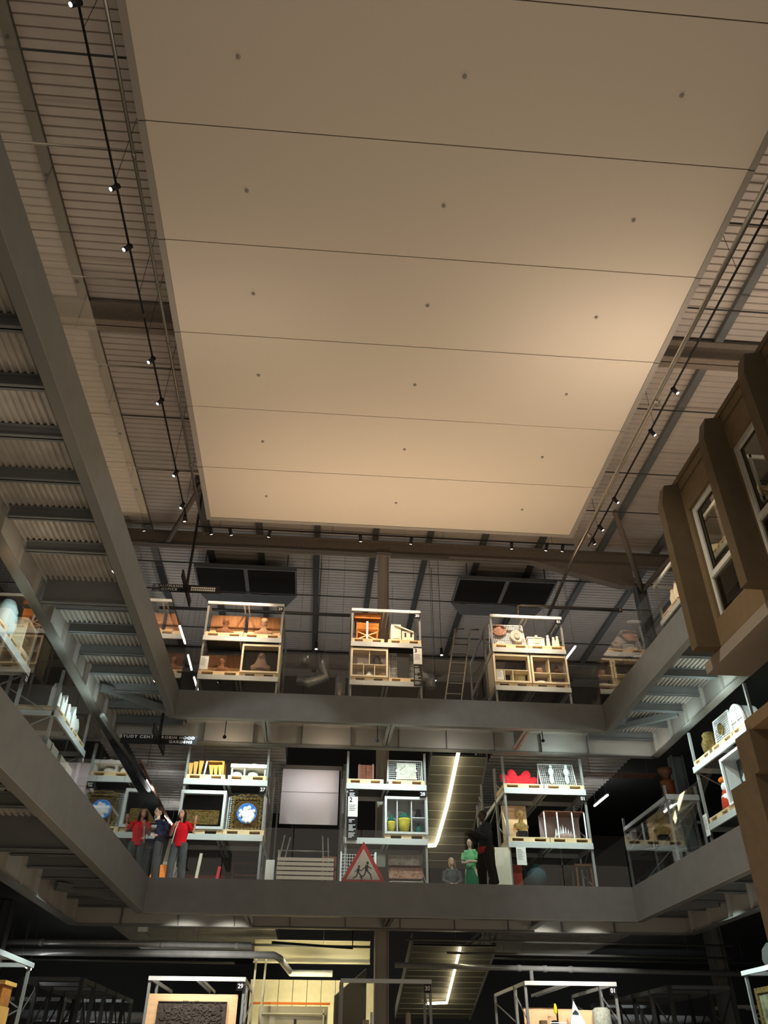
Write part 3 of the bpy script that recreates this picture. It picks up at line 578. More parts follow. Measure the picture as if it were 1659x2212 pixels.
# ===================================================== MIDDLE FLOOR, far side
zf = Z2-.02
with frame((-3.62, 22.0, zf)):
    rack(2.24, [1.45, 2.86], 3.75, 1.15, '27', 'pale steel rack tagged 27 on the middle floor, holding gilt frames', back=.9, topbeam=False)
    pallet(.04, 2.86, 1.04, 'pine pallet under the honey wood seats, middle floor rack 27')
    t = thing('folded_seat', 'honey coloured folded wooden seat with tapered slats, upper left of rack 27', 'seat', (.5, .3, 3.0))
    MB().prism3([(.52, .2, 3.4), (1.0, .2, 3.4), (1.0, .8, 3.4), (.52, .8, 3.4)], (0, 0, .03)).build('top_board', HONEY, t)
    MB().prism([(.98, 3.0), (1.0, 3.0), (1.0, 3.4), (.94, 3.4), (.96, 3.3)], .2, .8).build('end_board', HONEY, t)
    for i, (a, b, zt) in enumerate(((.08, .03, 3.36), (.21, .16, 3.4), (.33, .31, 3.43), (.66, .58, 3.32), (.78, .7, 3.32), (.9, .83, 3.33))):
        MB().prism([(a, 2.995), (a+.05, 2.995), (b+.13, zt), (b, zt)], .22, .26).build('slat', HONEY, t)
    MB().prism([(.46, 2.995), (.5, 2.995), (.55, 3.42), (.5, 3.42)], .2, .22).build('white_strip', WHITE, t)
    MB().prism([(-.03, 3.4), (.06, 3.0), (.1, 3.0), (.04, 3.4)], .5, .54).build('rear_slat', HONEY, t)
    pallet(1.16, 2.86, 1.04, 'pine pallet under the white table, middle floor rack 27')
    t = thing('white_table', 'white modern table top on cylinders, upper right of rack 27', 'table', (1.7, .4, 3.0))
    MB().prism([(1.2, 3.22), (2.18, 3.22), (2.18, 3.32), (1.2, 3.32)], .05, .85).prism([(1.45, 3.322), (2.1, 3.322), (1.9, 3.4), (1.8, 3.42)], .3, .34).build('top', PLAST, t)
    for a in (1.36, 1.8): MB().lathe([(0, 0), (.13, 0), (.15, .02), (.15, .12), (.13, .17), (0, .18)], (a, .35, 2.995), 20).build('drum', PLAST, t)
    for a in (1.22, 1.56, 2.12): MB().box(a, a+.04, .1, .7, 2.995, 3.22).build('leg', PLAST, t)
    case(-.02, 1.45, 1.2, 1.12, 'black-lined frame case holding a gilt frieze, lower left of rack 27', BLACK, wood=RACKM, fw=.07)
    relief(.1, 1.02, 1.74, 2.1, .2, GOLD, 'gilt_frieze', 'long gilt frieze of scrolling figures inside the case of rack 27', 'relief', n=26, amp=.018, seed=4)
    pallet(1.2, 1.45, 1.06, 'pine pallet under the ornate gilt picture frame, rack 27')
    meshpanel(1.24, 1.58, 1.0, .9, 'wire mesh panel behind the ornate gilt frame, rack 27', y=.22, lean=.05)
    t = thing('roundel_picture', 'ornate dark gold frame around a blue and white roundel, rack 27', 'picture frame', (1.73, .15, 1.58))
    x0, x1, a0, a1 = 1.36, 2.12, 1.59, 2.42; cxr, czr, rr = 1.76, 2.02, .265
    s = MB(); N = 32   # frame plate with a round hole
    outp = []; inp = []
    for i in range(N):
        a = 2*PI*i/N; c, d_ = math.cos(a), math.sin(a); k = min((.38/abs(c)) if abs(c) > 1e-6 else 9, (.42/abs(d_)) if abs(d_) > 1e-6 else 9)
        outp.append((cxr+c*k, czr+d_*k)); inp.append((cxr+c*rr, czr+d_*rr))
    vs = [(x, .14, z) for x, z in outp]+[(x, .10, z) for x, z in inp]+[(x, .2, z) for x, z in outp]
    s.add(vs, [(i, (i+1) % N, N+(i+1) % N, N+i) for i in range(N)]+[(i, 2*N+i, 2*N+(i+1) % N, (i+1) % N) for i in range(N)])
    s.build('frame_plate', mat('dark old gold', (.16, .10, .04), .4, .6, var=.5, scale=20, bump=.5), t)
    s = MB()
    for i in range(9):
        for (zz) in (a0+.03, a1-.02): s.ball((x0+.04+i*(x1-x0-.06)/8, .11, zz), (.05, .04, .04), 8, 6)
        for xx in (x0+.03, x1-.01): s.ball((xx, .11, a0+.05+i*(a1-a0-.1)/8), (.04, .04, .05), 8, 6)
    for sx in (-1, 1):
        s.tube([(cxr+sx*(.05+.3*math.sin(q*.25)), .1, a1+.03+.05*math.sin(q*.9)) for q in range(8)], .022, 6)
        s.tube([(cxr+sx*(.36+.05*math.cos(q*.8)), .09, a1-.02+.06*math.sin(q*.8)) for q in range(8)], .018, 6)
        s.tube([(cxr+sx*(.37+.03*math.cos(q*.9)), .09, 1.75+.03*q) for q in range(12)], .018, 6)
        for zz in (1.66, 2.36): s.tube([(cxr+sx*(.31+.05*math.cos(q*.7)), .1, zz+.05*math.sin(q*.7)) for q in range(9)], .014, 6)
    s.build('scroll_carving', GOLD, t)
    MB().ball((cxr, .1, a1+.06), (.06, .05, .05)).build('crest', BROWNW, t)
    with frame((cxr, .11, czr), 0, PI/2): MB().lathe([(0, 0), (.262, 0), (.265, .02), (.25, .03), (.24, .015), (0, .015)], n=32).build('blue_roundel', BLUE, t)
    s = MB()   # generic pair of heads and drapery, white
    for q in ((-.05, .1, .062), (.05, .14, .058), (.18, .06, .05), (-.17, .05, .05), (.02, .0, .06), (-.11, -.02, .06), (.0, -.21, .045), (.1, -.2, .05)): s.ball((cxr+q[0], .08, czr+q[1]), (q[2], .045, q[2]*1.15), 10, 8)
    s.ball((cxr+.08, .09, czr-.06), (.13, .05, .16)); s.ball((cxr-.05, .085, czr-.05), (.08, .05, .1)); s.ball((cxr-.01, .09, czr-.17), (.12, .05, .06)); s.ball((cxr+.17, .095, czr-.06), (.05, .03, .08)); s.ball((cxr-.17, .095, czr-.05), (.045, .03, .07))
    s.build('white_figures', PLAST, t, remesh=.012)
with frame((.76, 22.0, zf)):
    rack(2.2, [1.45, 2.86], 3.75, 1.15, '28', 'pale steel rack tagged 28 on the middle floor, holding jars', topbeam=False)
    pallet(.02, 2.86, 1.0, 'pine pallet under the copper doors, middle floor rack 28')
    t = thing('copper_door_pair', 'small pair of copper brown doors on the upper left shelf of rack 28', 'doors', (.5, .3, 3.0))
    for a, b in ((.37, .535), (.545, .71)): MB().box(a, b, .2, .24, 3.0, 3.44).box(a+.03, b-.03, .19, .2, 3.05, 3.2).box(a+.03, b-.03, .19, .2, 3.25, 3.4).build('door_leaf', COPPER, t)
    MB().prism([(.71, 3.0), (.76, 3.02), (.76, 3.42), (.71, 3.46)], .1, .24).prism([(.32, 3.02), (.37, 3.0), (.37, 3.44), (.32, 3.4)], .1, .24).build('side_wing', mat('dim copper', (.3, .15, .12), .4, .4), t)
    pallet(1.16, 2.86, 1.0, 'pine pallet under the patterned tile panel, middle floor rack 28')
    P = meshpanel(1.16, 3.0, .96, .6, 'wire mesh panel behind the patterned tile, rack 28', y=.2, lean=.05)
    t = thing('patterned_tile_panel', 'square beige panel with interlaced curves, upper right of rack 28', 'panel', (1.66, .12, 3.05))
    MB().box(1.4, 1.94, .14, .18, 3.06, 3.5).build('slab', mat('beige tile', (.52, .5, .42), .7, var=.15), t)
    s = MB()
    for k in range(4):
        a0 = k*PI/2
        s.tube([(1.67+.2*math.cos(a0+q*.26)*(1-.3*abs(math.sin(q*.52))), .135, 3.28+.17*math.sin(a0+q*.26)*(1-.3*abs(math.sin(q*.52)))) for q in range(13)], .008, 5)
        s.tube([(1.67+.13*math.cos(a0+q*.2)*(1+.5*math.sin(q*.8)), .135, 3.28+.12*math.sin(a0+q*.2)*(1+.5*math.sin(q*.8))) for q in range(15)], .007, 5)
    s.build('interlace', PAPER, t)
    for a, b in ((1.4, 3.07), (1.93, 3.07), (1.4, 3.28), (1.93, 3.28)): MB().box(a-.03, a+.03, .12, .135, b-.02, b+.03).build('clip', WHITE, t)
    b = case(1.06, 1.45, 1.16, 1.1, 'pale framed case with four niches of glazed jars, lower right of rack 28', mat('grey lining', (.45, .46, .48), .8), [('v', .27, 0, 1), ('v', .64, 0, 1), ('h', .45, .64, 1)], wood=RACKM)
    zj = 1.45+.13+.055+.002
    vase(1.25, .24, zj, [(0, 0), (.07, 0), (.1, .14), (.12, .26), (.12, .3)], YELLOWG, 'yellow and green glazed jar in the left niche of rack 28', handles=0, top=([(.12, .3), (.09, .37), (.05, .4), (.05, .46), (.04, .48), (0, .48)], GREEN))
    vase(1.6, .24, zj, [(0, 0), (.1, 0), (.15, .18), (.18, .34), (.18, .38)], YELLOWG, 'large yellow jar with green shoulder in the middle niche of rack 28', top=([(.18, .38), (.13, .45), (.09, .47), (.1, .52), (0, .52)], GREEN))
    vase(1.99, .24, zj, [(0, 0), (.08, 0), (.1, .08), (.06, .16), (.04, .2), (.04, .27), (.03, .28), (0, .28)], GREEN, 'small dark green handled bottle, lower right niche of rack 28', handles=1)
    vase(1.99, .24, zj+.45*.83+.03, [(0, 0), (.09, 0), (.09, .06), (.06, .16), (.04, .22), (.03, .24), (0, .24)], BLACK, 'small black and white jug, upper right niche of rack 28', handles=1)
    signboard(.06, 1.38, 2.68, .26, '2', '', 2.38, 'black and white floor directory sign with the number 2, middle floor rack 28')
with frame((5.12, 22.0, zf)):
    rack(2.3, [1.45, 2.86], 3.75, 1.15, '01', 'pale steel rack tagged 01 on the middle floor, with a red seat on top', back=2.6, topbeam=False)
    pallet(0, 2.86, 1.12, 'pine pallet under the red petal seat, middle floor rack 01')
    t = thing('red_petal_seat', 'red felt petal-shaped seat on the upper shelf of middle-floor rack 01', 'seat', (.5, .5, 3.0))
    for i, (cx_, ry, w, h) in enumerate(((.14, -.75, .13, .40), (.36, -.2, .15, .52), (.55, .15, .12, .36), (.72, .45, .16, .54), (.92, 1.0, .12, .42))):
        with frame((cx_+.02, .35+.05*i, 3.0+h*.48), 0, 0, ry): MB().ball((0, 0, 0), (w, .07, h*.52), 16, 10).build('petal', REDF, t)
    MB().ball((.46, .4, 3.08), (.22, .2, .09)).build('cushion', REDF, t)
    pallet(1.16, 2.86, 1.12, 'pine pallet under the mesh of glass panels, middle floor rack 01')
    P = meshpanel(1.12, 3.0, 1.0, .66, 'wire mesh panel with two glass reliefs, upper right of middle-floor rack 01', y=.15, lean=.2)
    for i, a in enumerate((1.42, 1.86)):
        with frame((a, .12, 3.05)):
            s = MB().ball((0, 0, .12), (.07, .03, .13), 10, 8).ball((0, 0, .33), (.085, .03, .12), 10, 8).ball((0, 0, .48), (.05, .03, .06), 10, 8)
            one(s, 'glass_relief', mat('pale blue glass', (.5, .58, .6), .15), ['pale glass relief on the mesh panel of rack 01, the left one', 'pale glass relief on the mesh panel of rack 01, the right one'][i], 'relief', 'glass reliefs on the mesh')
    pallet(.02, 1.45, 1.12, 'pine pallet under the gilt bust, middle floor rack 01')
    t = thing('bust_crate', 'birch backboard and side of a crate behind the gilt bust, rack 01', 'crate', (.4, .5, 1.58))
    MB().box(.02, .72, .6, .63, 1.585, 2.55).build('backboard', PLY, t); MB().prism3([(.02, .02, 1.585), (.02, .6, 1.585), (.02, .6, 2.5), (.02, .5, 2.4)], (.02, 0, 0)).build('side_panel', PINEL, t)
    one(MB().box(.33, .6, .15, .4, 1.585, 1.77), 'plinth', BLACK, 'small black plinth under the gilt bust, rack 01', 'plinth')
    bust(.46, .27, 1.77, .62, GOLDB, 'gilt bust of a crowned woman on a black plinth, rack 01', 3, .35)
    pallet(1.16, 1.45, 1.12, 'pine pallet under the case of shell crowns, middle floor rack 01')
    t = thing('acrylic_case', 'clear case with mauve back and white posts, lower right of middle-floor rack 01', 'display case', (1.7, .4, 1.58))
    MB().box(1.06, 2.2, .62, .64, 1.585, 2.28).build('back_panel', mat('mauve board', (.34, .27, .27), .8), t)
    for a in (1.06, 1.42, 1.84, 2.18): MB().box(a, a+.035, .08, .1, 1.585, 2.27).build('post', WHITE, t)
    MB().box(1.06, 2.2, .08, .66, 2.28, 2.3).build('top_edge', COPPER, t); MB().box(1.1, 2.17, .06, .066, 1.6, 2.27).build('glass_pane', CASEG, t)
    s = MB(); random.seed(5)
    for i in range(9): s.prism([(1.36+i*.078, 1.585+.0), (1.47+i*.078, 1.585), (1.43+i*.078, 2.02-.025*abs(i-3)*1.8)], .3+.03*i, .34+.03*i)
    one(s, 'shell_crown', PLAST, 'white spiky shell crown in the clear case of rack 01', 'crown')
    one(MB().ball((1.7, .28, 1.66), (.3, .16, .1)), 'striped_cushion', mat('dusty pink', (.38, .26, .24), .8, var=.3), 'dusty pink rounded object below the white crown, rack 01', 'cushion')
    card(.18, .86, .26, .44, 'white information card hanging under the shelf of middle-floor rack 01', y=-.07, tilt=.0)
# floor-level things on the middle floor
with frame((0, 0, zf)):
    t = thing('globe', 'large dark teal globe standing under rack 01 on the middle floor', 'globe', (5.95, 22.5, 0))
    MB().ball((5.88, 22.5, .70), .33, 28, 18).build('sphere', TEAL, t); MB().lathe([(0, 0), (.2, 0), (.2, .04), (.06, .1), (.06, .39), (0, .39)], (5.88, 22.5, 0)).build('stand', BROWNW, t)
    def stool(x, y, h, w, label):
        t = thing('wooden_stool', label, 'stool', (x, y, 0)); MB().box(x-w/2, x+w/2, y-w/2, y+w/2, h, h+.05).build('seat', BROWNW, t)
        for a in (-1, 1):
            for b in (-1, 1): MB().bar((x+a*w*.44, y+b*w*.44, 0), (x+a*w*.38, y+b*w*.38, h), .045).build('leg', BROWNW, t)
        MB().bar((x-w*.41, y-w*.4, h*.4), (x+w*.41, y-w*.4, h*.4), .03).build('stretcher', BROWNW, t)
    stool(7.15, 22.4, .92, .5, 'tall dark wooden stool under the right end of rack 01, middle floor')
    stool(6.75, 23.4, 1.0, .4, 'dark wooden stool behind the tall stool, middle floor')
    t = thing('armchair', 'dark upright chair behind the globe, middle floor', 'chair', (6.4, 22.9, 0))
    MB().box(6.2, 6.7, 22.7, 23.1, .5, .56).build('seat', BLACK, t); MB().box(6.2, 6.7, 23.08, 23.12, .56, 1.25).build('backrest', DARK, t)
    for a in (6.22, 6.66):
        for b in (22.72, 23.06): MB().box(a, a+.04, b, b+.04, 0, .5).build('leg', DARK, t)
    one(MB().box(5.1, 5.14, 22.0, 23.6, 0, 1.35).box(4.65, 5.1, 22.0, 22.03, 0, 1.3), 'end_screen', CREAM, 'cream end panel beside the aisle, left of the globe', 'screen')
    one(MB().box(5.25, 5.5, 22.3, 22.7, 0, .95), 'red_box', mat('brick red', (.3, .04, .03), .6), 'brick red box left of the globe on the middle floor', 'box')
    t = thing('mesh_trolley', 'white wire trolley of carved pieces standing behind the road sign', 'trolley', (1.3, 22.15, 0))
    s = MB()
    for i in range(13): s.bar((.7+i*.07, 22.0, .1), (.7+i*.07, 22.0, 1.05), .01)
    for i in range(13): s.bar((.7, 22.0, .1+i*.078), (1.55, 22.0, .1+i*.078), .01)
    s.build('wire_grid', WHITE, t); MB().box(.66, .7, 21.98, 22.02, 0, 1.1).box(1.55, 1.6, 21.98, 22.02, 0, 1.1).box(.66, 1.6, 21.98, 22.5, .04, .08).build('posts', PLAST, t)
    one(MB().box(1.95, 2.9, 22.0, 22.6, 0, .14), 'low_plinth', BROWNW, 'low dark plinth under the carved beams, rack 28', 'plinth')
    for i in range(3):
        relief(1.95, 2.85, .2+i*.34, .46+i*.34, 22.2+.1*i, TERRA if i == 1 else STONE, 'carved_beam', ['carved stone beam on the floor stack under rack 28, lowest of three', 'brown carved beam under rack 28, middle of three', 'carved stone beam under rack 28, topmost of three'][i], 'carving', n=8, thick=.2, amp=.015, seed=20+i)
    t = thing('steel_bench', 'silver slatted steel bench on the middle floor below the white screen', 'bench', (-.2, 22.3, 0))
    for i in range(6): MB().box(-.95, .5, 21.9+.0*i, 21.93, .28+i*.11, .36+i*.11).build('slat', CHROME, t)
    for a in (-.9, .42): MB().box(a, a+.05, 21.935, 22.6, 0, .92).build('end_frame', BRUSH, t)
    one(MB().box(-1.22, -1.0, 21.6, 21.63, .0, .78), 'paper_notice', PAPER, 'white paper notice at the left end of the slatted bench', 'notice')
    for i, (a, b) in enumerate((((-2.3, 24.3), (-1.3, 25.1)), ((.2, 23.3), (.6, 23.9)), ((2.2, 23.6), (2.9, 24.1)))):
        s = MB().box(a[0], b[0], a[1], b[1], .9, .94).box(a[0], b[0], a[1], b[1], .5, .54).box(a[0], a[0]+.05, a[1], b[1], 0, 1.2).box(b[0]-.05, b[0], a[1], b[1], 0, 1.2).box(a[0], b[0], a[1], b[1], 1.2, 1.25)
        one(s, 'wooden_shelf', COPPER if i < 2 else BROWNW, ['reddish wooden shelf unit behind rack 27, middle floor', 'reddish wooden shelf unit behind the bench, middle floor', 'dark wooden shelf unit behind rack 28, middle floor'][i], 'shelf')
    t = thing('orange_panel', 'orange and white leaning panel behind the woman in red', 'panel', (-4.0, 22.3, 0))
    MB().prism3([(-4.3, 22.0, .0), (-3.86, 22.0, .0), (-3.7, 22.3, .75), (-4.05, 22.3, .75)], (0, .03, 0)).build('orange_face', ORANGE, t); MB().prism3([(-3.85, 22.0, .0), (-3.64, 22.0, .0), (-3.58, 22.3, .75), (-3.69, 22.3, .75)], (0, .03, 0)).build('white_face', PAPER, t)
    one(MB().prism3([(-3.95, 22.6, .8), (-3.6, 22.6, .8), (-3.6, 22.8, 1.5), (-3.9, 22.8, 1.5)], (0, .05, 0)).box(-3.9, -3.6, 22.6, 23.0, 0, .8), 'white_machine', CREAM, 'cream box cabinet seen between the man and the woman in red', 'cabinet')
    for i, (x, m, h, l) in enumerate(((-2.95, CREAM, .72, 'slim cream post right of the woman in red'), (-2.45, mat('red paint', (.7, .04, .05), .4), .42, 'short red post under rack 27, middle floor'))):
        one(MB().bar((x, 21.75, 0), (x+.08, 21.75, h+.2), .07), 'barrier_post', m, l, 'post')
    one(MB().box(-3.3, -2.3, 22.5, 23.1, .5, .56).box(-3.25, -2.35, 22.5, 23.0, 0, .5), 'maroon_table', mat('maroon', (.12, .01, .012), .4), 'dark maroon low cabinet under rack 27, middle floor', 'cabinet')
    # road sign
    t = thing('road_sign', 'red triangular road sign with two running children, by the middle floor glass', 'road sign', (1.17, 20.3, 0))
    yy = 20.32; A = Vector((1.17, yy, .93)); 
    tri = lambda k, y: [(1.17+(x)*k, y, .38+z*k) for x, z in ((-.56, -.36), (.56, -.36), (0, .6))]
    MB().prism3(tri(1.0, yy), (0, .02, 0)).build('red_plate', mat('sign red', (.72, .03, .03), .4), t)
    MB().prism3(tri(.72, yy-.006), (0, .005, 0)).build('white_field', WHITE, t)
    s = MB(); y_ = yy-.012
    def child(cx_, cz, k):
        s.lathe([(0, -.004), (.03*k, -.004), (.03*k, .004), (0, .004)], n=12) if False else s.ball((cx_+.02*k, y_, cz+.3*k), (.035*k, .004, .042*k), 10, 6)
        J = lambda p, q, w: s.bar((cx_+p[0]*k, y_, cz+p[1]*k), (cx_+q[0]*k, y_, cz+q[1]*k), w*k, .006, up=(0, 1, 0))
        J((.0, .25), (-.01, .1), .08); J((0, .12), (.1, .02), .035); J((.1, .03), (.13, -.1), .03); J((-.02, .12), (-.06, 0), .035); J((-.06, 0), (-.17, -.06), .03)
        J((0, .23), (.13, .16), .025); J((0, .23), (-.12, .13), .025)
    child(1.25, .22, .9); child(1.05, .19, .72)
    s.build('child_symbols', BLACK, t)
    MB().box(1.14, 1.2, yy+.021, yy+.06, 0, .8).build('stand', BRUSH, t)
# ===================================================== GROUND FLOOR, far side
with frame((-3.75, 22.0, 0)):
    rack(2.27, [1.0], 3.52, 1.15, '29', 'pale steel rack tagged 29 on the ground floor, with a carved panel', back=2.6)
    t = thing('carved_panel_board', 'birch board carrying a dark carved scrollwork panel, ground floor rack 29', 'relief', (1.1, .1, 1.0))
    MB().box(.0, 2.12, .06, .1, 1.003, 3.17).build('board', PLY, t)
    relief(.3, 1.88, 2.52, 3.02, .0, CARVED, 'carved_relief', '', '', n=34, thick=.05, amp=.022, seed=9, parent=t)
with frame((.78, 22.0, 0)):
    rack(2.18, [1.0], 3.52, 1.15, '30', 'pale steel rack tagged 30 on the ground floor in front of the column')
    pallet(.1, 1.0, 1.0, 'pallet on the low shelf of ground floor rack 30, left'); pallet(1.14, 1.0, 1.0, 'pallet on the low shelf of ground floor rack 30, right')
    t = thing('beige_machine', 'beige wooden apparatus with a white upright, ground floor rack 30 left', 'machine', (.5, .4, 1.13))
    MB().box(.25, .8, .2, .7, 1.135, 2.3).box(.15, .5, .1, .5, 2.3, 2.42).build('body', mat('beige', (.5, .42, .3), .7), t); MB().box(.72, .78, .1, .16, 2.3, 2.85).build('white_upright', WHITE, t); MB().box(.55, .7, .2, .4, 2.3, 2.7).build('block', mat('beige', (.5, .42, .3), .7), t)
    t = thing('guitar_case', 'beige bottle-shaped upright object, ground floor rack 30 right', 'sculpture', (1.65, .4, 1.13))
    MB().lathe([(0, 0), (.22, 0), (.28, .5), (.26, .95), (.18, 1.15), (.07, 1.35), (.06, 1.7), (0, 1.75)], (1.65, .4, 1.135), 20).build('body', mat('beige', (.5, .42, .3), .7), t)
    MB().box(1.58, 1.72, .1, .14, 2.0, 2.03).build('slot', DARK, t)
with frame((5.23, 22.0, 0)):
    rack(2.28, [1.0], 3.52, 1.15, '01', 'pale steel rack tagged 01 on the ground floor, crowded with objects', back=2.6)
    for i, (a, b, m, l) in enumerate(((.05, .85, PLY, 'left'), (.9, 1.35, PLY, 'middle'), (1.4, 2.2, PLY, 'right'))):
        one(MB().box(a, b, .5, .54, 1.003, 3.0-.02*i), 'back_board', m, 'tall birch backboard in ground floor rack 01, %s one' % l, 'board', 'boards in ground rack 01')
    s = MB().prism3([(1.0, .1, 2.3), (1.28, .02, 2.0), (1.55, .1, 2.42), (1.42, .12, 2.7), (1.2, .1, 3.12), (1.08, .1, 2.7)], (0, .05, 0))
    t = thing('white_kite', 'white folded kite-like paper shape, ground floor rack 01', 'sculpture', (1.25, .1, 2.0)); s.build('sheet', mat('icy white', (.7, .8, .84), .5), t); MB().prism3([(1.13, .09, 2.86), (1.3, .09, 2.86), (1.22, .09, 2.94)], (0, -.01, 0)).build('dark_band', DARK, t)
    MB().box(1.24, 1.28, .2, .24, 1.003, 2.2).build('stand', BLACK, t)
    s = MB().lathe([(0, 0), (.16, 0), (.2, .3), (.22, .8), (.21, 1.15), (.15, 1.2), (0, 1.2)], (1.92, .3, 1.8), 20); s.lathe([(0, 0), (.1, 0), (.1, .8), (0, .8)], (1.92, .3, 1.003), 12)
    one(s, 'quilted_form', FABRIC, 'grey-green quilted cylinder form on a stand, ground floor rack 01', 'sculpture')
    s = MB().prism([(.28, 2.1), (.56, 2.1), (.5, 2.72), (.36, 2.72)], .1, .3); s.box(.34, .5, .15, .25, 1.003, 2.1)
    one(s, 'brown_apron_form', mat('umber', (.14, .09, .05), .8), 'brown tapered upright shape left in ground floor rack 01', 'sculpture')
    t = thing('domed_sculpture', 'clear dome with blue collar and yellow feather, ground floor rack 01', 'sculpture', (.72, .2, 1.0))
    MB().lathe([(0, 0), (.12, 0), (.17, .25), (.16, .45), (.12, .6), (0, .68)], (.72, .2, 2.4), 18).build('dome', CASEG, t); MB().lathe([(0, 0), (.1, 0), (.14, .15), (.13, .3), (0, .32)], (.72, .2, 2.3), 16).build('blue_collar', BLUE, t)
    MB().ball((.74, .12, 2.95), (.04, .03, .12)).build('yellow_feather', mat('yellow', (.85, .65, .03), .6), t); MB().lathe([(0, 0), (.16, 0), (.1, 1.3), (0, 1.3)], (.72, .2, 1.003), 12).build('stand', BROWNW, t); MB().box(.56, .96, .04, .06, 2.66, 2.68).build('cross_bar', WHITE, t); MB().ball((.72, .2, 2.68), (.1, .1, .05)).build('black_band', BLACK, t)
with frame((3.9, 23.6, 0)):
    s = MB().lathe([(0, 0), (.1, 0), (.1, .02), (.03, .05), (.03, 1.6), (.16, 1.75), (.3, 2.4), (0, 2.4)], (.95, 0, 0), 16)
    one(s, 'green_form', mat('leaf green', (.02, .2, .05), .5), 'green cloth form just left of ground floor rack 01', 'sculpture')
# ===================================================== LEFT side racks (face the atrium)
rL = PI/2; rR = -PI/2
with frame((-5.8, 12.35, zf), rL):
    rack(2.7, [1.45, 2.82], 3.75, 1.15, '21', 'pale steel rack on the left side of the middle floor, nearest the camera', topbeam=False)
    pallet(.1, 2.82, 1.1, 'pine pallet on the upper shelf, nearest left-side rack'); pallet(1.4, 2.82, 1.15, 'pine pallet second along on the upper shelf, nearest left-side rack')
    one(MB().box(.3, 1.0, .25, .8, 2.955, 3.5), 'wooden_box', ORANGEW, 'orange brown wooden chest on the nearest left-side rack', 'chest')
    t = thing('wrapped_object', 'translucent white wrapped upright bundle on the nearest left-side rack', 'bundle', (1.6, .3, 2.95))
    s = MB().lathe([(0, 0), (.2, 0), (.24, .3), (.2, .6), (.12, .78), (0, .8)], (1.65, .3, 2.955), 10, sx=1.2); s.build('wrapping', mat('milky wrap', (.62, .74, .76), .4), t)
    case(2.0, 2.955, .6, .65, 'small pine case at the far end of the nearest left-side rack', mat('mauve lining2', (.32, .26, .27), .8), [('h', .5, 0, 1)], base=False)
    vase(1.2, .35, 1.453, [(0, 0), (.14, 0), (.26, .3), (.28, .5), (.2, .75), (.22, .8), (0, .8)], BLUE, 'large blue and white jar on the lower shelf, nearest left-side rack')
    pallet(1.5, 1.45, 1.1, 'pine pallet on the lower shelf, nearest left-side rack')
with frame((-5.8, 17.15, zf), rL):
    rack(2.75, [1.45, 2.82], 3.75, 1.15, '12', 'pale steel rack on the left side of the middle floor, nearer the corner', topbeam=False)
    pallet(.1, 2.82, 1.2, 'pine pallet under the white finned cast, left end of the corner left-side rack'); pallet(1.45, 2.82, 1.2, 'pine pallet under the white finned cast, right end of the corner left-side rack')
    t = thing('finned_cast', 'white plaster cast of upright fins on the corner left-side rack', 'plaster cast', (1.4, .3, 2.95))
    for i in range(9): MB().prism([(.3+i*.24, 2.955), (.5+i*.24, 2.955), (.5+i*.24, 3.5-.1*(i % 3)), (.44+i*.24, 3.62-.12*(i % 3)), (.3+i*.24, 3.45-.1*(i % 2))], .15+.03*(i % 2), .3).build('fin', PLAST, t)
    for i, (a, b) in enumerate(((.15, 1.2), (1.45, 2.5))):
        t = thing('grey_crate', ['grey wooden transport crate, left, on the lower shelf of the corner left-side rack', 'grey wooden transport crate, right, on the lower shelf of the corner left-side rack'][i], 'crate', ((a+b)/2, .4, 1.45), 'grey crates left side')
        MB().box(a, b, .1, .9, 1.453, 2.3).build('box', mat('grey ply', (.30, .27, .22), .7, var=.1), t); MB().box(a, b, .08, .1, 1.75, 1.85).box(a+.45, a+.55, .08, .1, 1.453, 2.3).build('batten', mat('grey ply', (.30, .27, .22), .7), t)
with frame((-5.8, 16.9, 0), rL):
    rack(2.75, [1.0, 2.2], 3.52, 1.15, '', 'pale steel rack at the lower left corner of the picture, ground floor')
    pallet(.1, 2.2, 1.2, 'pine pallet left on the ground floor left-side rack'); pallet(1.45, 2.2, 1.2, 'pine pallet right on the ground floor left-side rack')
    t = thing('carved_cabinet', 'carved wooden cabinet with cornice on the ground floor left-side rack', 'cabinet', (2.0, .3, 2.33))
    MB().box(1.6, 2.4, .15, .6, 2.335, 2.7).build('base', HONEY, t); MB().box(1.7, 2.3, .15, .55, 2.7, 3.05).build('body', ORANGEW, t); MB().box(1.62, 2.38, .1, .6, 3.05, 3.12).build('cornice', HONEY, t)
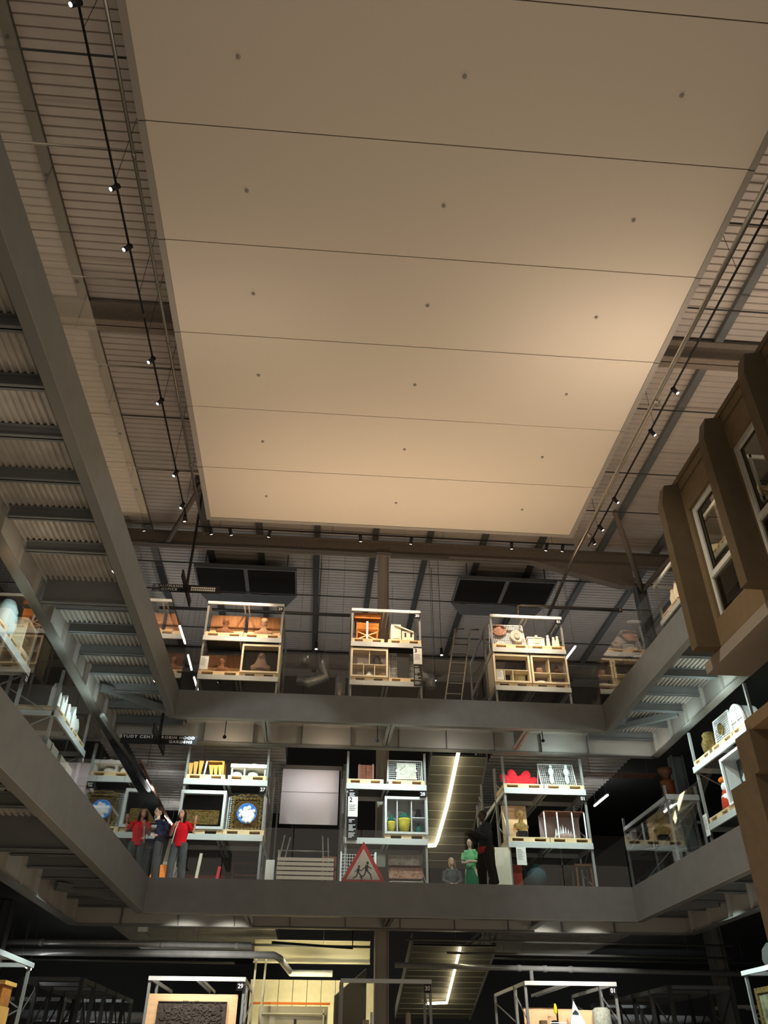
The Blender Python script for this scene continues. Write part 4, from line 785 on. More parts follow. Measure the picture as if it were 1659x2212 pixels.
# ===================================================== RIGHT side racks
with frame((9.62, 19.75, zf), rR):
    rack(3.3, [1.4, 2.84], 3.75, 1.15, '', 'pale steel rack on the right side of the middle floor', topbeam=False)
    pallet(.05, 2.84, .95, 'pine pallet under the gilt vessel, right-side rack'); pallet(1.15, 2.84, 1.1, 'pine pallet under the mesh with gold disc, right-side rack'); pallet(2.3, 2.84, .95, 'pine pallet under the white dome, right-side rack')
    vase(.65, .25, 2.975, [(0, 0), (.14, 0), (.2, .1), (.22, .28), (.15, .42), (.17, .5), (.12, .56), (0, .58)], GOLD, 'dull gold embossed vessel on the right-side rack, middle floor', 'vessel', 'gilt_vessel')
    meshpanel(.95, 2.975, .85, .72, 'white wire mesh panel carrying a gold disc, right-side rack', WHITE, y=.25, lean=.05)
    with frame((1.4, .22, 3.36), 0, PI/2): one(MB().lathe([(0, 0), (.13, 0), (.14, .02), (.07, .05), (0, .07)], n=20), 'gold_disc', GOLD, 'gold disc ornament fixed on the white mesh, right-side rack', 'ornament')
    t = thing('white_dome', 'white half-dome niche with cross ribs, right-side rack', 'niche', (2.4, .3, 2.98))
    pts = [(2.05+.34*math.cos(PI-i*PI/16)+.02, 3.28+.42*math.sin(PI-i*PI/16)) for i in range(17)]; pts = [(pts[0][0], 2.98)]+pts+[(pts[-1][0], 2.98)]
    MB().prism(pts, .35, .75).build('shell', PLAST, t)
    s = MB()
    for i in range(len(pts)-1): s.bar((pts[i][0], .32, pts[i][1]), (pts[i+1][0], .32, pts[i+1][1]), .05)
    s.bar((2.07, .32, 2.98), (2.07, .32, 3.7), .03).bar((1.73, .32, 3.35), (2.41, .32, 3.35), .03); s.build('ribs', WHITE, t)
    pallet(.2, 1.4, 1.1, 'pine pallet under the red and white figure, right-side rack'); 
    t = thing('robed_figure', 'red and white robed figure on the lower shelf of the right-side rack', 'figure', (.8, .3, 1.53))
    MB().lathe([(0, 0), (.2, 0), (.16, .3), (.1, .5), (0, .55)], (.8, .3, 1.535), 16).build('red_robe', mat('dull red', (.5, .06, .03), .6), t); MB().ball((.8, .28, 2.12), (.09, .09, .12)).build('head', PLAST, t); MB().ball((.8, .25, 1.85), (.16, .1, .14)).build('white_shawl', PLAST, t); MB().ball((.78, .28, 2.3), (.14, .1, .08)).build('orange_hat', ORANGE, t)
    case(1.35, 1.4, 1.1, 1.2, 'white framed glass case with a pale statuette, right-side rack', mat('dark green lining', (.03, .045, .04), .5), wood=WHITE, fw=.05)
    one(MB().lathe([(0, 0), (.12, 0), (.1, .1), (.04, .3), (.07, .4), (0, .55)], (1.9, .25, 1.6), 12), 'pale_statuette', mat('pale jade', (.5, .6, .55), .4), 'pale green-white statuette in the glass case, right-side rack', 'statuette')
    card(.0, 1.15, .22, .5, 'white card hanging on the right-side rack, middle floor')
with frame((9.62, 19.75, Z3-.02), rR):
    rack(2.6, [2.5], 3.68, 1.15, '', 'pale steel rack on the right side of the top floor beside the facade')
    pallet(.1, 2.5, 1.15, 'pine pallet under the cream drapery figures, right-side rack of the top floor'); pallet(1.35, 2.5, 1.15, 'pine pallet second along on the right-side rack of the top floor')
    for i, (x, h) in enumerate(((.45, .72), (.75, .82), (1.02, .66))):
        s = MB().lathe([(0, 0), (.16, 0), (.13, .3*h), (.15, .6*h), (.08, .82*h), (.09, .9*h), (0, h)], (x, .3, 2.635), 12, sy=.7)
        one(s, 'draped_figure', CREAM, ['cream draped stone figure, left of three on the top floor right-side rack', 'cream draped stone figure, tallest of three on the top floor right-side rack', 'cream draped stone figure, right of three on the top floor right-side rack'][i], 'figure', 'draped cream figures')
with frame((9.62, 17.0, Z3-.02), rR):
    rack(3.4, [2.5], 3.68, 1.15, '', 'pale steel rack on the right side of the top floor, seen through the facade window')
    for i, x in enumerate((.1, 1.2, 2.3)): pallet(x, 2.5, 1.0, 'pine pallet seen through the facade window, %s from the far end' % ORD[i])
    for i, (x, w, h) in enumerate(((.2, .7, .35), (1.3, .8, .25), (2.4, .8, .5))):
        one(MB().prism([(x, 2.634), (x+w, 2.634), (x+w, 2.634+h*.6), (x+w*.6, 2.634+h), (x, 2.634+h*.5)], .15, .6), 'pale_box', [CREAM, PINEL, PLY][i], ['cream stepped box seen through the facade window', 'pale pine box seen through the facade window', 'birch sloped box seen through the facade window'][i], 'box')
lamp('SPOT', (7.93, 15.2, 14.8), (9.7, 15.2, 12.4), 160, WARM, .05, 70, .6, name='spot_lamp')
with frame((9.75, 22.1, zf)):
    rack(.95, [2.84], 3.1, 3.6, '', 'narrow pale rack end at the right, carrying a turned wooden vase', topbeam=False)
    t = thing('turned_wood_vase', 'tall turned red brown wooden vase on the narrow rack at right', 'vase', (.3, .5, 2.84))
    MB().lathe([(0, 0), (.24, 0), (.22, .1), (.2, .12), (.2, .4), (.22, .48), (.12, .52), (.1, .56)], (.3, .4, 2.843), 8).build('drum', REDW, t); MB().lathe([(.1, .56), (.12, .62), (.22, .75), (.22, .84), (0, .84)], (.3, .4, 2.843), 8).build('flared_top', BROWNW, t)
    one(MB().bar((.45, .3, 2.74), (.35, 1.1, 2.66), .04), 'led_tube', LEDW, 'bright led tube under the shelf carrying the wooden vase', 'lamp')
# ===================================================== stairs, screen, pipes, lamps, facade
def polyline_led(pts, r, label, m, name='led_strip'):
    return one(MB().tube(pts, r, 8), name, m, label, 'lamp')
def stair(x0, x1, ya, za, yb, zb, label):
    """flight seen from below: (ya,za) top, (yb,zb) bottom"""
    t = thing('staircase', label, 'staircase', ((x0+x1)/2, yb, zb))
    d = Vector((0, yb-ya, zb-za)); n = 13
    for x in (x0, x1-.04): MB().prism3([(x, ya, za-.02), (x, yb, zb-.02), (x, yb, zb+.30), (x, ya, za+.30)], (.04, 0, 0)).build('stringer', STEEL, t)
    s = MB()
    for i in range(n):
        f = i/n; y, z = ya+d.y*f, za+d.z*f
        s.box(x0+.05, x1-.05, y, y+.12, z-.0, z+.05)
    s.build('treads', mat('stair underside rib', (.22, .21, .17), .6), t)
    MB().prism3([(x0+.04, ya, za+.02), (x1-.04, ya, za+.02), (x1-.04, yb, zb+.02), (x0+.04, yb, zb+.02)], (0, 0, .04)).build('soffit_plate', mat('stair underside', (.13, .125, .10), .6), t)
    MB().tube([(x1, ya, za+1.1), (x1, yb, zb+1.1)], .025, 8).build('handrail', CHROME, t)
    s = MB()
    for i in range(6): f = i/5.; s.bar((x1, ya+d.y*f, za+d.z*f+.3), (x1, ya+d.y*f, za+d.z*f+1.1), .03)
    s.build('balusters', BRUSH, t)
    return t
stair(3.25, 4.95, 23.0, 9.3, 27.4, 7.1, 'steel staircase seen from below with lit strip, middle floor up to top floor')
stair(2.6, 4.85, 23.0, 4.35, 27.6, 3.0, 'steel staircase seen from below with lit strip, rising to the middle floor')
# led strips follow the stair undersides
def onplane(px, py, x0, ya, za, yb, zb, off):
    nrm = Vector((0, zb-za, -(yb-ya))).normalized(); p0 = Vector((0, ya, za)) + nrm*off
    d = FWD + RGT*((px-829.5)/F) - UPV*((py-1106)/F); t = (p0-CAMP).dot(nrm)/d.dot(nrm); return CAMP+d*t
L2P = [onplane(px, py, 0, 23.0, 9.3, 27.4, 7.1, .06) for px, py in ((990, 1626), (985, 1650), (966, 1740), (945, 1815), (940, 1826), (924, 1827))]
polyline_led(L2P, .055, 'glowing warm led line zigzagging under the middle floor staircase', LEDY)
L1P = [onplane(px, py, 0, 23.0, 4.35, 27.6, 3.0, .06) for px, py in ((994, 2048), (986, 2080), (975, 2125), (965, 2166), (918, 2168))]
polyline_led(L1P[:2], .035, 'upper piece of warm led line under the ground floor staircase', LEDY)
polyline_led(L1P[2:], .035, 'lower piece of warm led line under the ground floor staircase', LEDY) if False else polyline_led([L1P[1]+(L1P[2]-L1P[1])*.12]+L1P[2:], .035, 'long lower piece of warm led line under the ground floor staircase', LEDY)
for i, p in enumerate((L2P[1], L2P[2], L2P[3])): lamp('POINT', p + Vector((-.1, -.15, -.2)), None, 2.6, (1, .86, .55), .15, name='stair_led_light')
for i, p in enumerate((L1P[1], L1P[3])): lamp('POINT', p + Vector((-.1, -.15, -.2)), None, 2, (1, .86, .55), .15, name='stair_led_light')
# white screen
t = thing('projection_screen', 'large white fabric screen hanging in the gap between racks 27 and 28', 'screen', (-.25, 25, 7.78))
MB().box(-1.12, .63, 25, 25.02, 7.78, 9.42).build('fabric', SCREEN, t); MB().box(-1.12, .63, 24.985, 24.995, 8.72, 8.73).build('seam', EDGE, t)
MB().box(-1.2, .72, 24.97, 25.08, 9.42, 9.54).build('roller_box', BRUSH, t)
for a in (-1.22, .68): MB().box(a, a+.05, 24.97, 25.03, Z2, 9.42).build('guide', BRUSH, t)
lamp('AREA', (-.25, 24.2, 9.0), (-.25, 25.1, 8.4), 1.8, (1, .95, .97), (1.4, .1), name='screen_light')
for i, x in enumerate((-1.05, -.3, .45)):
    pass
# gates / rails on the middle floor below the screen
for i, (x, dx) in enumerate(((-1.1, .28), (.3, -.12))):
    s = MB().tube([(x, 22.4, Z2), (x+dx, 22.4, Z2+1.55)], .02, 8).tube([(x+.12, 22.4, Z2), (x+dx+.15, 22.4, Z2+1.5)], .02, 8)
    one(s, 'gate_rail', CHROME, ['slanting steel gate rail at the left of the slatted bench', 'slanting steel gate rail at the right of the slatted bench'][i], 'rail')
one(MB().tube([(-1.0, 22.6, Z2+1.2), (.4, 22.6, Z2+1.2)], .02, 8).box(-.97, -.94, 22.58, 22.62, Z2, Z2+1.2).box(.34, .37, 22.58, 22.62, Z2, Z2+1.2), 'hand_rail', CHROME, 'horizontal steel handrail behind the slatted bench', 'rail')
# ladder right of rack 30 on the top floor
t = thing('steel_ladder', 'tall steel access stair between racks 30 and 01 on the top floor', 'ladder', (4.2, 23, Z3))
for x in (4.25, 4.75): MB().tube([(x-.75, 22.6, Z3), (x, 23.4, 13.7), (x+.3, 23.4, 13.72)], .028, 8).build('side_rail', CHROME, t)
s = MB()
for i in range(9): f = (i+.6)/10; s.bar((3.5+.75*f, 22.6+.8*f, Z3+3.8*f), (4.0+.75*f, 22.6+.8*f, Z3+3.8*f), .06, .03)
s.build('rungs', BRUSH, t)
# ---------- ducts and pipes
def pipe(pts, r, label, m=PIPE, name='steel_pipe', cat='pipe', collars=(), hang=0):
    t = thing(name, label, cat, pts[0]); MB().tube(pts, r, 10).build('tube', m, t)
    for f in collars:
        a, b = Vector(pts[0]), Vector(pts[-1]); p = a+(b-a)*f; q = (b-a).normalized()*.05
        MB().tube([p-q, p+q], r*1.25, 10).build('coupling', m, t)
    if hang:
        a, b = Vector(pts[0]), Vector(pts[-1])
        for f in (.15, .5, .85): p = a+(b-a)*f; MB().tube([p, (p.x, p.y, hang)], .006, 5).build('hanger_rod', BRUSH, t)
    return t
pipe([(-3.95, 3, 15.3), (-3.95, 21, 15.3)], .035, 'thin steel pipe running along the left edge of the cream ceiling', CHROME, collars=(.3, .55, .8))
pipe([(7.62, 4, 14.95), (7.62, 20.6, 14.95), (7.62, 24, 14.6)], .055, 'shiny steel pipe running along the right edge of the cream ceiling', CHROME, collars=(.47, .75))
for i, y in enumerate((6.0, 7.3, 9.1, 12.3, 15.1, 17.0, 19.4)):
    pipe([(-12, y, 16.6), (-3.7, y, 16.6)], .022 if i % 2 else .03, 'sprinkler pipe crossing left of the cream ceiling, %s from the camera' % ORD[i], CHROME if i not in (1, 5) else STEEL2, 'sprinkler_pipe')
for i, y in enumerate((9.6, 11.9, 15.4, 18.2, 20.2)):
    pipe([(7.5, y, 16.5), (20, y, 16.5)], .02, 'sprinkler pipe crossing right of the cream ceiling, %s from the camera' % ORD[i], STEEL2, 'sprinkler_pipe')
for i, (y, z, x0, x1) in enumerate(((22.4, 15.9, -6, 4), (24.4, 16.4, -8, 12), (25.8, 16.1, -8, 12), (27.0, 15.2, -6, 11), (28.5, 15.0, -6, 11))):
    pipe([(x0, y, z), (x1, y, z-.05)], .028, 'thin pipe crossing behind the far roof beam, %s from the front' % ORD[i], BRUSH, 'sprinkler_pipe', hang=17.335)
pipe([(-5.7, 24.5, 14.62), (.8, 24.5, 14.62)], .06, 'dull pipe running behind rack 29 at roof level', BRUSH)
pipe([(6.6, 24, 14.55), (6.6, 24, 14.98), (6.75, 24, 15.02), (10.3, 24, 15.02)], .07, 'bright bent pipe above the right rack of the top floor', CHROME, collars=(.99,))
for i, (px, pts_) in enumerate(((0, [(-.03, 25, 13.3), (-.03, 25, 12.8), (.1, 25, 12.5), (-.5, 25, 12.3), (-.9, 25, 12.35)]), (1, [(.55, 24.6, 12.4), (.55, 24.6, 11.0)]), (2, [(3.1, 25, 13.2), (3.3, 25, 12.7), (3.7, 25, 12.5)]))):
    q = MB().tube(pts_, .17, 14)
    for w in (pts_[0], pts_[-1]): q.tube([w, (w[0], w[1], 17.335)], .006, 5)
    one(q, 'flexible_duct', FOIL, ['silver flexible duct bending between racks 29 and 30', 'silver flexible duct hanging left of rack 30', 'silver flexible duct between racks 30 and 01'][i], 'duct')
for i, (x, z) in enumerate(((-.68, 12.75), (3.55, 12.1))):
    with frame((x, 24.6, z)): one(MB().lathe([(.14, 0), (.16, 0), (.16, .3), (.14, .3)], n=18).tube([(.1, 0, .28), (.1, 0, 17.335-z)], .006, 5), 'duct_outlet', PIPE, ('round duct outlet hanging beside the bent foil duct', 'round duct outlet hanging left of the steel ladder')[i], 'vent')
# ground-level services under the middle floor
pipe([(-9, 23.2, 4.33), (-1.5, 23.2, 4.33)], .075, 'large galvanised pipe, upper of two, above ground rack 29', PIPE, collars=(.3, .7, .95))
pipe([(-9, 23.2, 4.12), (-.9, 23.2, 4.12), (-.75, 23.25, 4.05), (-.5, 25.6, 3.95), (.66, 25.6, 3.95)], .085, 'large galvanised pipe stepping back above the yellow-lit bay', PIPE)
pipe([(2.2, 23.3, 3.95), (12, 23.3, 3.85)], .065, 'galvanised pipe above ground rack 01', PIPE, collars=(.33, .4, .47))
pipe([(5.75, 23.3, 3.9), (5.75, 23.3, 3.55)], .05, 'short vertical pipe with valve above ground rack 01', PIPE)
for i, (y, z, x0, x1) in enumerate(((22.6, 4.45, 2.4, 11), (22.9, 4.2, 3.5, 11), (23.9, 4.45, -9, 2.0), (24.6, 4.1, -9, -2), (25.3, 4.35, 4, 14), (26.5, 4.2, 5, 14))):
    pipe([(x0, y, z), (x1, y, z-.03)], .03, 'thin service pipe under the middle floor, %s from the front' % ORD[i], BRUSH, 'service_pipe', hang=5.15)
pipe([(-.95, 22.3, 4.3), (1.05, 22.3, 4.2), (1.05, 22.3, 5.17)], .03, 'black hooked conduit above the yellow-lit bay', BLACK, 'conduit', 'conduit')
# yellow-lit bay on the ground floor
t = thing('bay_beam', 'cream painted steel beam in the yellow-lit bay', 'beam', (.2, 26.3, 4.2))
MB().box(-1.6, 1.75, 26.3, 26.33, 4.28, 4.8).box(-1.6, 1.75, 26.15, 26.3, 4.25, 4.28).box(-1.6, 1.75, 26.1, 26.3, 4.8, 4.83).build('web', mat('cream steel', (.62, .57, .4), .5), t)
s = MB()
for i in range(9): s.box(-1.7+i*.42, -1.7+i*.42+.405, 27.5, 27.54, 0, 3.95)
one(s, 'cladding_wall', CLAD, 'pale ribbed cladding wall at the back of the yellow-lit bay', 'wall panel')
t = thing('roller_container', 'beige roller shutter box with orange top rail in the yellow-lit bay', 'shutter', (-.3, 24.6, 0))
MB().box(-1.25, .55, 24.6, 24.66, 0, 3.1).build('panel', mat('beige shutter', (.42, .38, .26), .6), t); MB().box(-1.45, .6, 24.55, 24.65, 3.14, 3.19).build('orange_rail', ORANGE, t)
MB().box(-1.2, .5, 24.5, 24.54, 2.92, 2.95).box(.42, .46, 24.5, 24.54, 0, 3.05).build('bright_rail', CLAD, t)
MB().box(-.32, -.26, 24.57, 24.598, 2.7, 2.82).build('handle', DARK, t)
for i, (x, dx) in enumerate(((-1.35, -.1), (-1.15, .1))): one(MB().bar((x-.1, 23.9, 0), (x+dx*.3, 23.9, 4.3), .05), 'slim_post', CLAD, ['slim cream post at the left of the yellow-lit bay, outer', 'slim cream post at the left of the yellow-lit bay, inner'][i], 'post')
one(MB().prism3([(.68, 23.9, 1.5), (.68, 23.9, 3.3), (1.6, 25.8, 4.1), (1.6, 25.8, 1.5)], (.03, 0, 0)), 'angled_panel', mat('taupe', (.16, .15, .11), .7), 'dark angled panel behind ground floor rack 30', 'panel')
lamp('AREA', (.1, 25.2, 3.6), (.2, 27.2, 3.6), 24, (1, .88, .52), (1.8, .3), name='bay_light')
lamp('AREA', (0, 23.4, 4.25), (0, 25.0, 3.2), 8, (1, .9, .6), (1.4, .2), name='bay_light')
# dark empty racks left and right on the ground floor
def darkrack(x0, x1, y0, y1, top, label):
    t = thing('dark_steel_rack', label, 'rack', ((x0+x1)/2, (y0+y1)/2, 0))
    n = 5
    s = MB()
    for i in range(n+1):
        y = y0+(y1-y0)*i/n
        for x in (x0, x1): s.box(x-.045, x+.045, y-.045, y+.045, 0, top)
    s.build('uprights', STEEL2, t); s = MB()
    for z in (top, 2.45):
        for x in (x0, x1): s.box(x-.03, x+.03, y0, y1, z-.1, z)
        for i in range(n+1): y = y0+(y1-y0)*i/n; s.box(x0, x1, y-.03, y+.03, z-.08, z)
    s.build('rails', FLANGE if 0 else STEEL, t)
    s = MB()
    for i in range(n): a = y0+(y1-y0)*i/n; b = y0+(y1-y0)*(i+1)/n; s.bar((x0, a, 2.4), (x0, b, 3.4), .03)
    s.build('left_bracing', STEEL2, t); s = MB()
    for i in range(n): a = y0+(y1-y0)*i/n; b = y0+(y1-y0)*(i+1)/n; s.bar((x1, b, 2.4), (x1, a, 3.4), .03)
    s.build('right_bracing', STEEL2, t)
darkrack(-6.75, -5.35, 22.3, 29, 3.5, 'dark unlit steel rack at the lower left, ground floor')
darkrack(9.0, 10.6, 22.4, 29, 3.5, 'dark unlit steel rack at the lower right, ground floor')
# rear dim racks with pale goods, behind (seen through gaps)
for i, (x, y, z, lab) in enumerate(((-9.2, 27, 0, 'ground floor left'), (12.5, 27, 0, 'ground floor right'), (-9.0, 27, Z2, 'middle floor left'), (12.4, 27, Z2, 'middle floor right'), (12.4, 26, Z3, 'top floor right'))):
    with frame((x, y, z)): rack(2.4, [1.2, 2.4], 3.4, 1.1, '', 'dim distant rack far behind, '+lab)
for i, (x0, x1, y) in enumerate(((-9.5, -4.6, 30.5), (8.2, 13, 31), (8.6, 13, 29.6))):
    pipe([(x0, y, 3.15), (x1, y, 3.1)], .16, ['silver foil duct far behind at the lower left', 'silver foil duct far behind at the lower right', 'second silver foil duct far behind at the lower right'][i], FOIL, 'foil_duct', 'duct')
    one(MB().box(x0+.5, x1-.8, y+.6, y+.7, 1.2, 2.7), 'storage_screen', PLAST, ['pale storage screen far behind at the lower left', 'pale storage screen far behind at the lower right', 'nearer pale storage screen at the lower right'][i], 'screen')
for x in (-7, 10.8): lamp('AREA', (x, 28.8, 4.1), (x, 30.8, 2.6), 16, (.95, 1, 1), (4, .2), name='far_aisle_fill')  # added fill to bring up the goods at the back
# truss posts behind racks 27 / 28 on middle floor
for i, x in enumerate((-1.35, .75, 4.9)):
    t = thing('lattice_post', 'steel lattice post in the aisle behind the middle floor racks, %s from the left' % ORD[i], 'post', (x, 24.4, Z2))
    MB().box(x-.03, x+.03, 24.0, 24.06, Z2, 9.1).box(x-.03, x+.03, 24.8, 24.86, Z2, 9.1).build('chords', RACKD, t); s = MB(); z = Z2
    while z < 8.9: s.bar((x, 24.03, z), (x, 24.83, z+.5), .03); s.bar((x, 24.83, z+.5), (x, 24.03, z+1.0), .03); z += 1.0
    s.build('lacing', RACKD, t)
# round column at right, mirrored pillar, fan, framed picture, plaster etc. at the right edge, ground floor
pipe([(9.9, 18.6, 3.7), (10.6, 18.9, 3.75)], .32, 'round duct end at the lower right corner', BRUSH, 'round_duct', 'duct')
with frame((9.62, 19.6, 0), rR):
    rack(2.6, [1.2], 3.55, 1.15, '', 'pale steel rack at the lower right corner, ground floor')
    t = thing('framed_painting', 'gilt framed landscape painting at the lower right corner', 'painting', (.9, .1, 1.2))
    MB().box(.35, 1.35, .08, .12, 1.95, 3.1).build('canvas', mat('landscape canvas', (.22, .22, .14), .6, var=.8, scale=4), t)
    MB().box(.25, .35, .04, .12, 1.85, 3.2).box(1.35, 1.45, .04, .12, 1.85, 3.2).box(.35, 1.35, .04, .12, 1.85, 1.95).box(.35, 1.35, .04, .12, 3.1, 3.2).build('frame', GOLD, t); MB().box(.4, .46, .13, .2, 1.203, 1.86).box(1.2, 1.26, .13, .2, 1.203, 1.86).build('easel_leg', PINE, t)
# ---------- hanging cross signs
def cross_sign(x, y, z, w, l1, r1, l2, label, grid):
    t = thing('hanging_sign', label, 'sign', (x, y, z))
    MB().box(x-w, x+w, y-.02, y+.02, z-.12, z+.12).build('sign_board', BLACK, t)
    with frame((x, y, z), math.radians(90)): MB().box(-.9, .9, -.02, .02, -.12, .12).build('cross_board', BLACK, t)
    MB().box(x-.035, x+.035, y-.035, y+.035, z+.12, 9.67 if z < 10 else 17.335).build('hanger', BLACK, t)
    if l1: text('left_text', l1, .105, WHITE, t, (x-w*.5, y-.025, z+.055), sx=1.15)
    if l2: text('left_text_lower', l2, .105, WHITE, t, (x-w*.5, y-.025, z-.055), sx=1.15)
    if r1:
        text('right_text', r1[0], .095, PAPER, t, (x+w*.5, y-.025, z+.055), sx=1.2); text('right_text_lower', r1[1], .095, PAPER, t, (x+w*.58, y-.025, z-.055), sx=1.2)
    if grid:
        s = MB()
        for i in range(12):
            for k in (0, 1): s.box(x+.14+i*.06, x+.185+i*.06, y-.024, y-.0205, z-.065+k*.075, z-.015+k*.075)
        s.build('lit_letters', PAPER, t)
cross_sign(-4.22, 20.8, 8.77, .98, 'STUDY CENTRE', ('ROBIN HOOD', 'GARDENS'), '', 'black hanging cross sign reading STUDY CENTRE and ROBIN HOOD GARDENS', False)
cross_sign(-4.18, 20.8, 13.31, .98, 'KAUFMANN', None, 'OFFICE', 'black hanging cross sign above the top floor, left of rack 29', True)
# ---------- led tubes running away along the aisles
def tubelamp(p0, p1, label, e=6, col=(1, 1, 1)):
    p0, p1 = Vector(p0), Vector(p1); t = thing('led_tube_light', label, 'lamp', p0)
    MB().bar(p0, p1, .05, .04).build('diffuser', LEDW, t); MB().bar(p0+Vector((0, 0, .045)), p1+Vector((0, 0, .045)), .06, .04).build('housing', BRUSH, t)
    zt = 17.3 if p0.z > 9.8 else (9.7 if p0.z > 5.3 else 5.16)
    for f in (.1, .9): p = p0+(p1-p0)*f; MB().tube([p, (p.x, p.y, zt)], .005, 5).build('wire', BRUSH, t)
    lamp('POINT', (p0+p1)/2-Vector((0, 0, .15)), None, e, col, .2, name='tube_light')
X3 = -4.75
for i, (a, b) in enumerate((((388, 1352), (400, 1390)), ((406, 1415), (414, 1447)), ((419, 1463), (427, 1490)))): tubelamp(at(*a, X=X3+.0), at(*b, X=X3), 'white led tube in the top floor aisle left of rack 29, %s from the front' % ORD[i], 5)
for i, (a, b) in enumerate((((318, 1685), (335, 1712)), ((357, 1762), (373, 1783)))): tubelamp(at(*a, Z=9.0), at(*b, Z=9.0), 'white led tube in the middle floor aisle left of rack 27, %s from the front' % ORD[i], 13)
tubelamp(at(1243, 1396, X=8.4), at(1219, 1428, X=8.4), 'white led tube right of the top floor rack tagged 01', 5)
tubelamp(at(1313, 1717, Z=9.0), at(1284, 1741, Z=9.0), 'white led tube right of the middle floor rack tagged 01', 8)
tubelamp(at(40, 2078, X=-7.0), at(66, 2094, X=-7.0), 'led tube at the ground floor left edge', 3)
pipe([at(300, 1640, Z=9.0), at(378, 1800, Z=9.0)], .04, 'rust brown conduit along the middle floor aisle, left', TERRA, 'conduit', 'conduit')
pipe([(-5.3, 19.0, 8.7), (-5.3, 26, 8.9)], .06, 'grey service pipe at the left corner of the middle floor', BRUSH)
# pendant spots
for i, (px, py, y) in enumerate(((683, 1402, 24.6), (680, 1478, 25.5), (954, 1415, 24.6), (940, 1470, 25.5))):
    p = at(px, py, Y=y); t = thing('pendant_spot', 'small pendant spotlight in the top floor aisle, %s from the left' % ORD[i], 'lamp', p, 'pendant spotlights')
    MB().lathe([(0, 0), (.05, 0), (.05, .25), (0, .25)], p, 12).build('housing', BLACK, t); MB().lathe([(0, -.006), (.045, -.006), (.045, -.001), (0, -.001)], p, 12).build('lens', LENS, t)
    MB().tube([p+Vector((0, 0, .25)), (p.x, p.y, 17.335)], .008, 6).build('cable', BLACK, t)
# ---------- track lights
def track(a, b, label):
    t = thing('lighting_track', label, 'lighting track', a); a, b = Vector(a), Vector(b)
    MB().bar(a, b, .035, .035).build('rail', BLACK, t)
    for i in range(4):
        p = a+(b-a)*(.06+.88*i/3); MB().tube([p, (p.x, p.y, 17.335)], .006, 5).build('drop_rod', BLACK, t)
track((-4.3, 3, 15.05), (-4.3, 11.9, 15.05), 'black lighting track left of the cream ceiling, nearer length')
track((-4.3, 12.05, 15.05), (-4.3, 19.8, 15.05), 'black lighting track left of the cream ceiling, farther length')
track((7.93, 4, 14.98), (7.93, 20, 14.98), 'black lighting track right of the cream ceiling')
track((-4.1, 20.3, 15.2), (7.6, 20.3, 15.2), 'black lighting track beyond the far end of the cream ceiling')
def spot(p, to, label, power, angle, col=WARM, grp='track spotlights', r=.05, L=.2, bk=.13):
    p = Vector(p); d = (Vector(to)-p).normalized(); t = thing('track_spotlight', label, 'spotlight', p, grp)
    MB().tube([p-d*L*.5, p+d*L*.5], r, 14).build('housing', BLACK, t)
    q = p+d*(L*.5+.002); MB().tube([q, q+d*.006], r*.72, 14).build('lens', LENS, t)
    MB().bar(p, p+Vector((0, 0, bk)), .05 if bk < .2 else .02, .03 if bk < .2 else .02).build('bracket', BLACK, t)
    if power: lamp('SPOT', q+d*.03, to, power, col, .05, angle, .6, name='spot_lamp')
for i, (y, to) in enumerate(((5.74, (-7.5, 5, 10)), (8.83, (-7.5, 8, 10)), (10.14, (-7.5, 9.5, 10)), (13.17, (-7, 12.5, 10)), (14.54, (-7, 14, 10)), (17.36, (-6, 17, 10)), (18.86, (-6, 18.3, 10)), (19.49, (-4.2, 21.2, 10)))):
    spot((-4.3, y, 14.93), to, 'black track spotlight left of the cream ceiling, %s from the camera' % ORD[i], 0 if i % 2 else 30, 50)
for i, (y, to) in enumerate(((13.03, (9.2, 12.5, 12)), (14.53, (9.8, 14.5, 12)), (17.43, (9.9, 17.2, 12)), (18.81, (9.9, 18.7, 12)), (19.52, (9.4, 21, 12)))):
    spot((7.93, y, 14.86), to, 'black track spotlight right of the cream ceiling, %s from the camera' % ORD[i], 90 if i in (2, 3) else 0, 45)
FS = [(-3.64, -3.1), (-3.05, -2.0), (-1.88, -2.6), (.9, 1.3), (2.46, 2.3), (5.6, 5.8), (6.7, 6.3), (7.21, 7.0)]
for i, (x, tx) in enumerate(FS):
    spot((x, 20.3, 15.06), (tx, 22.25, 12.3 if i % 2 else 12.6), 'black track spotlight beyond the cream ceiling, %s from the left' % ORD[i], 180, 42)
# cool downlights under the top and middle floors, aimed at the racks
def under(x, y, z, to, label, power, col=COOL, angle=75):
    spot((x, y, z), to, label, power, angle, col, 'small spotlights under the balconies', r=.035, L=.11, bk=(9.67 if z > 6 else 5.13)-z)
for lv, z, nm, pw in ((3, 9.4, 'middle', 95), (2, 4.86, 'ground', 120)):
    zt = z-2.6
    for i, x in enumerate((-3.1, -2.0, 1.3, 2.45, 5.7, 6.9)):
        if lv == 2 and i in (2, 3): continue
        under(x, 20.26, z, (x+.05, 22.2, zt+(.5 if lv == 3 else 1.0)), 'small spotlight under the far walkway lighting the %s floor racks, %s from the left' % (nm, ORD[i]), pw, COOL if lv == 3 else NEUT)
    for i, y in enumerate((13.2, 18.3)):
        under(-4.02, y, z-.03, (-6.0, y+.3, zt+.9), 'small spotlight under the left walkway, %s floor, %s' % (nm, ['nearer', 'farther'][i]), pw*.8)
    for i, y in enumerate((17.3, 19.2)):
        under(7.85, y, z-.03, (9.9, y, zt+.9), 'small spotlight under the right walkway, %s floor, %s' % (nm, ['nearer', 'farther'][i]), pw)
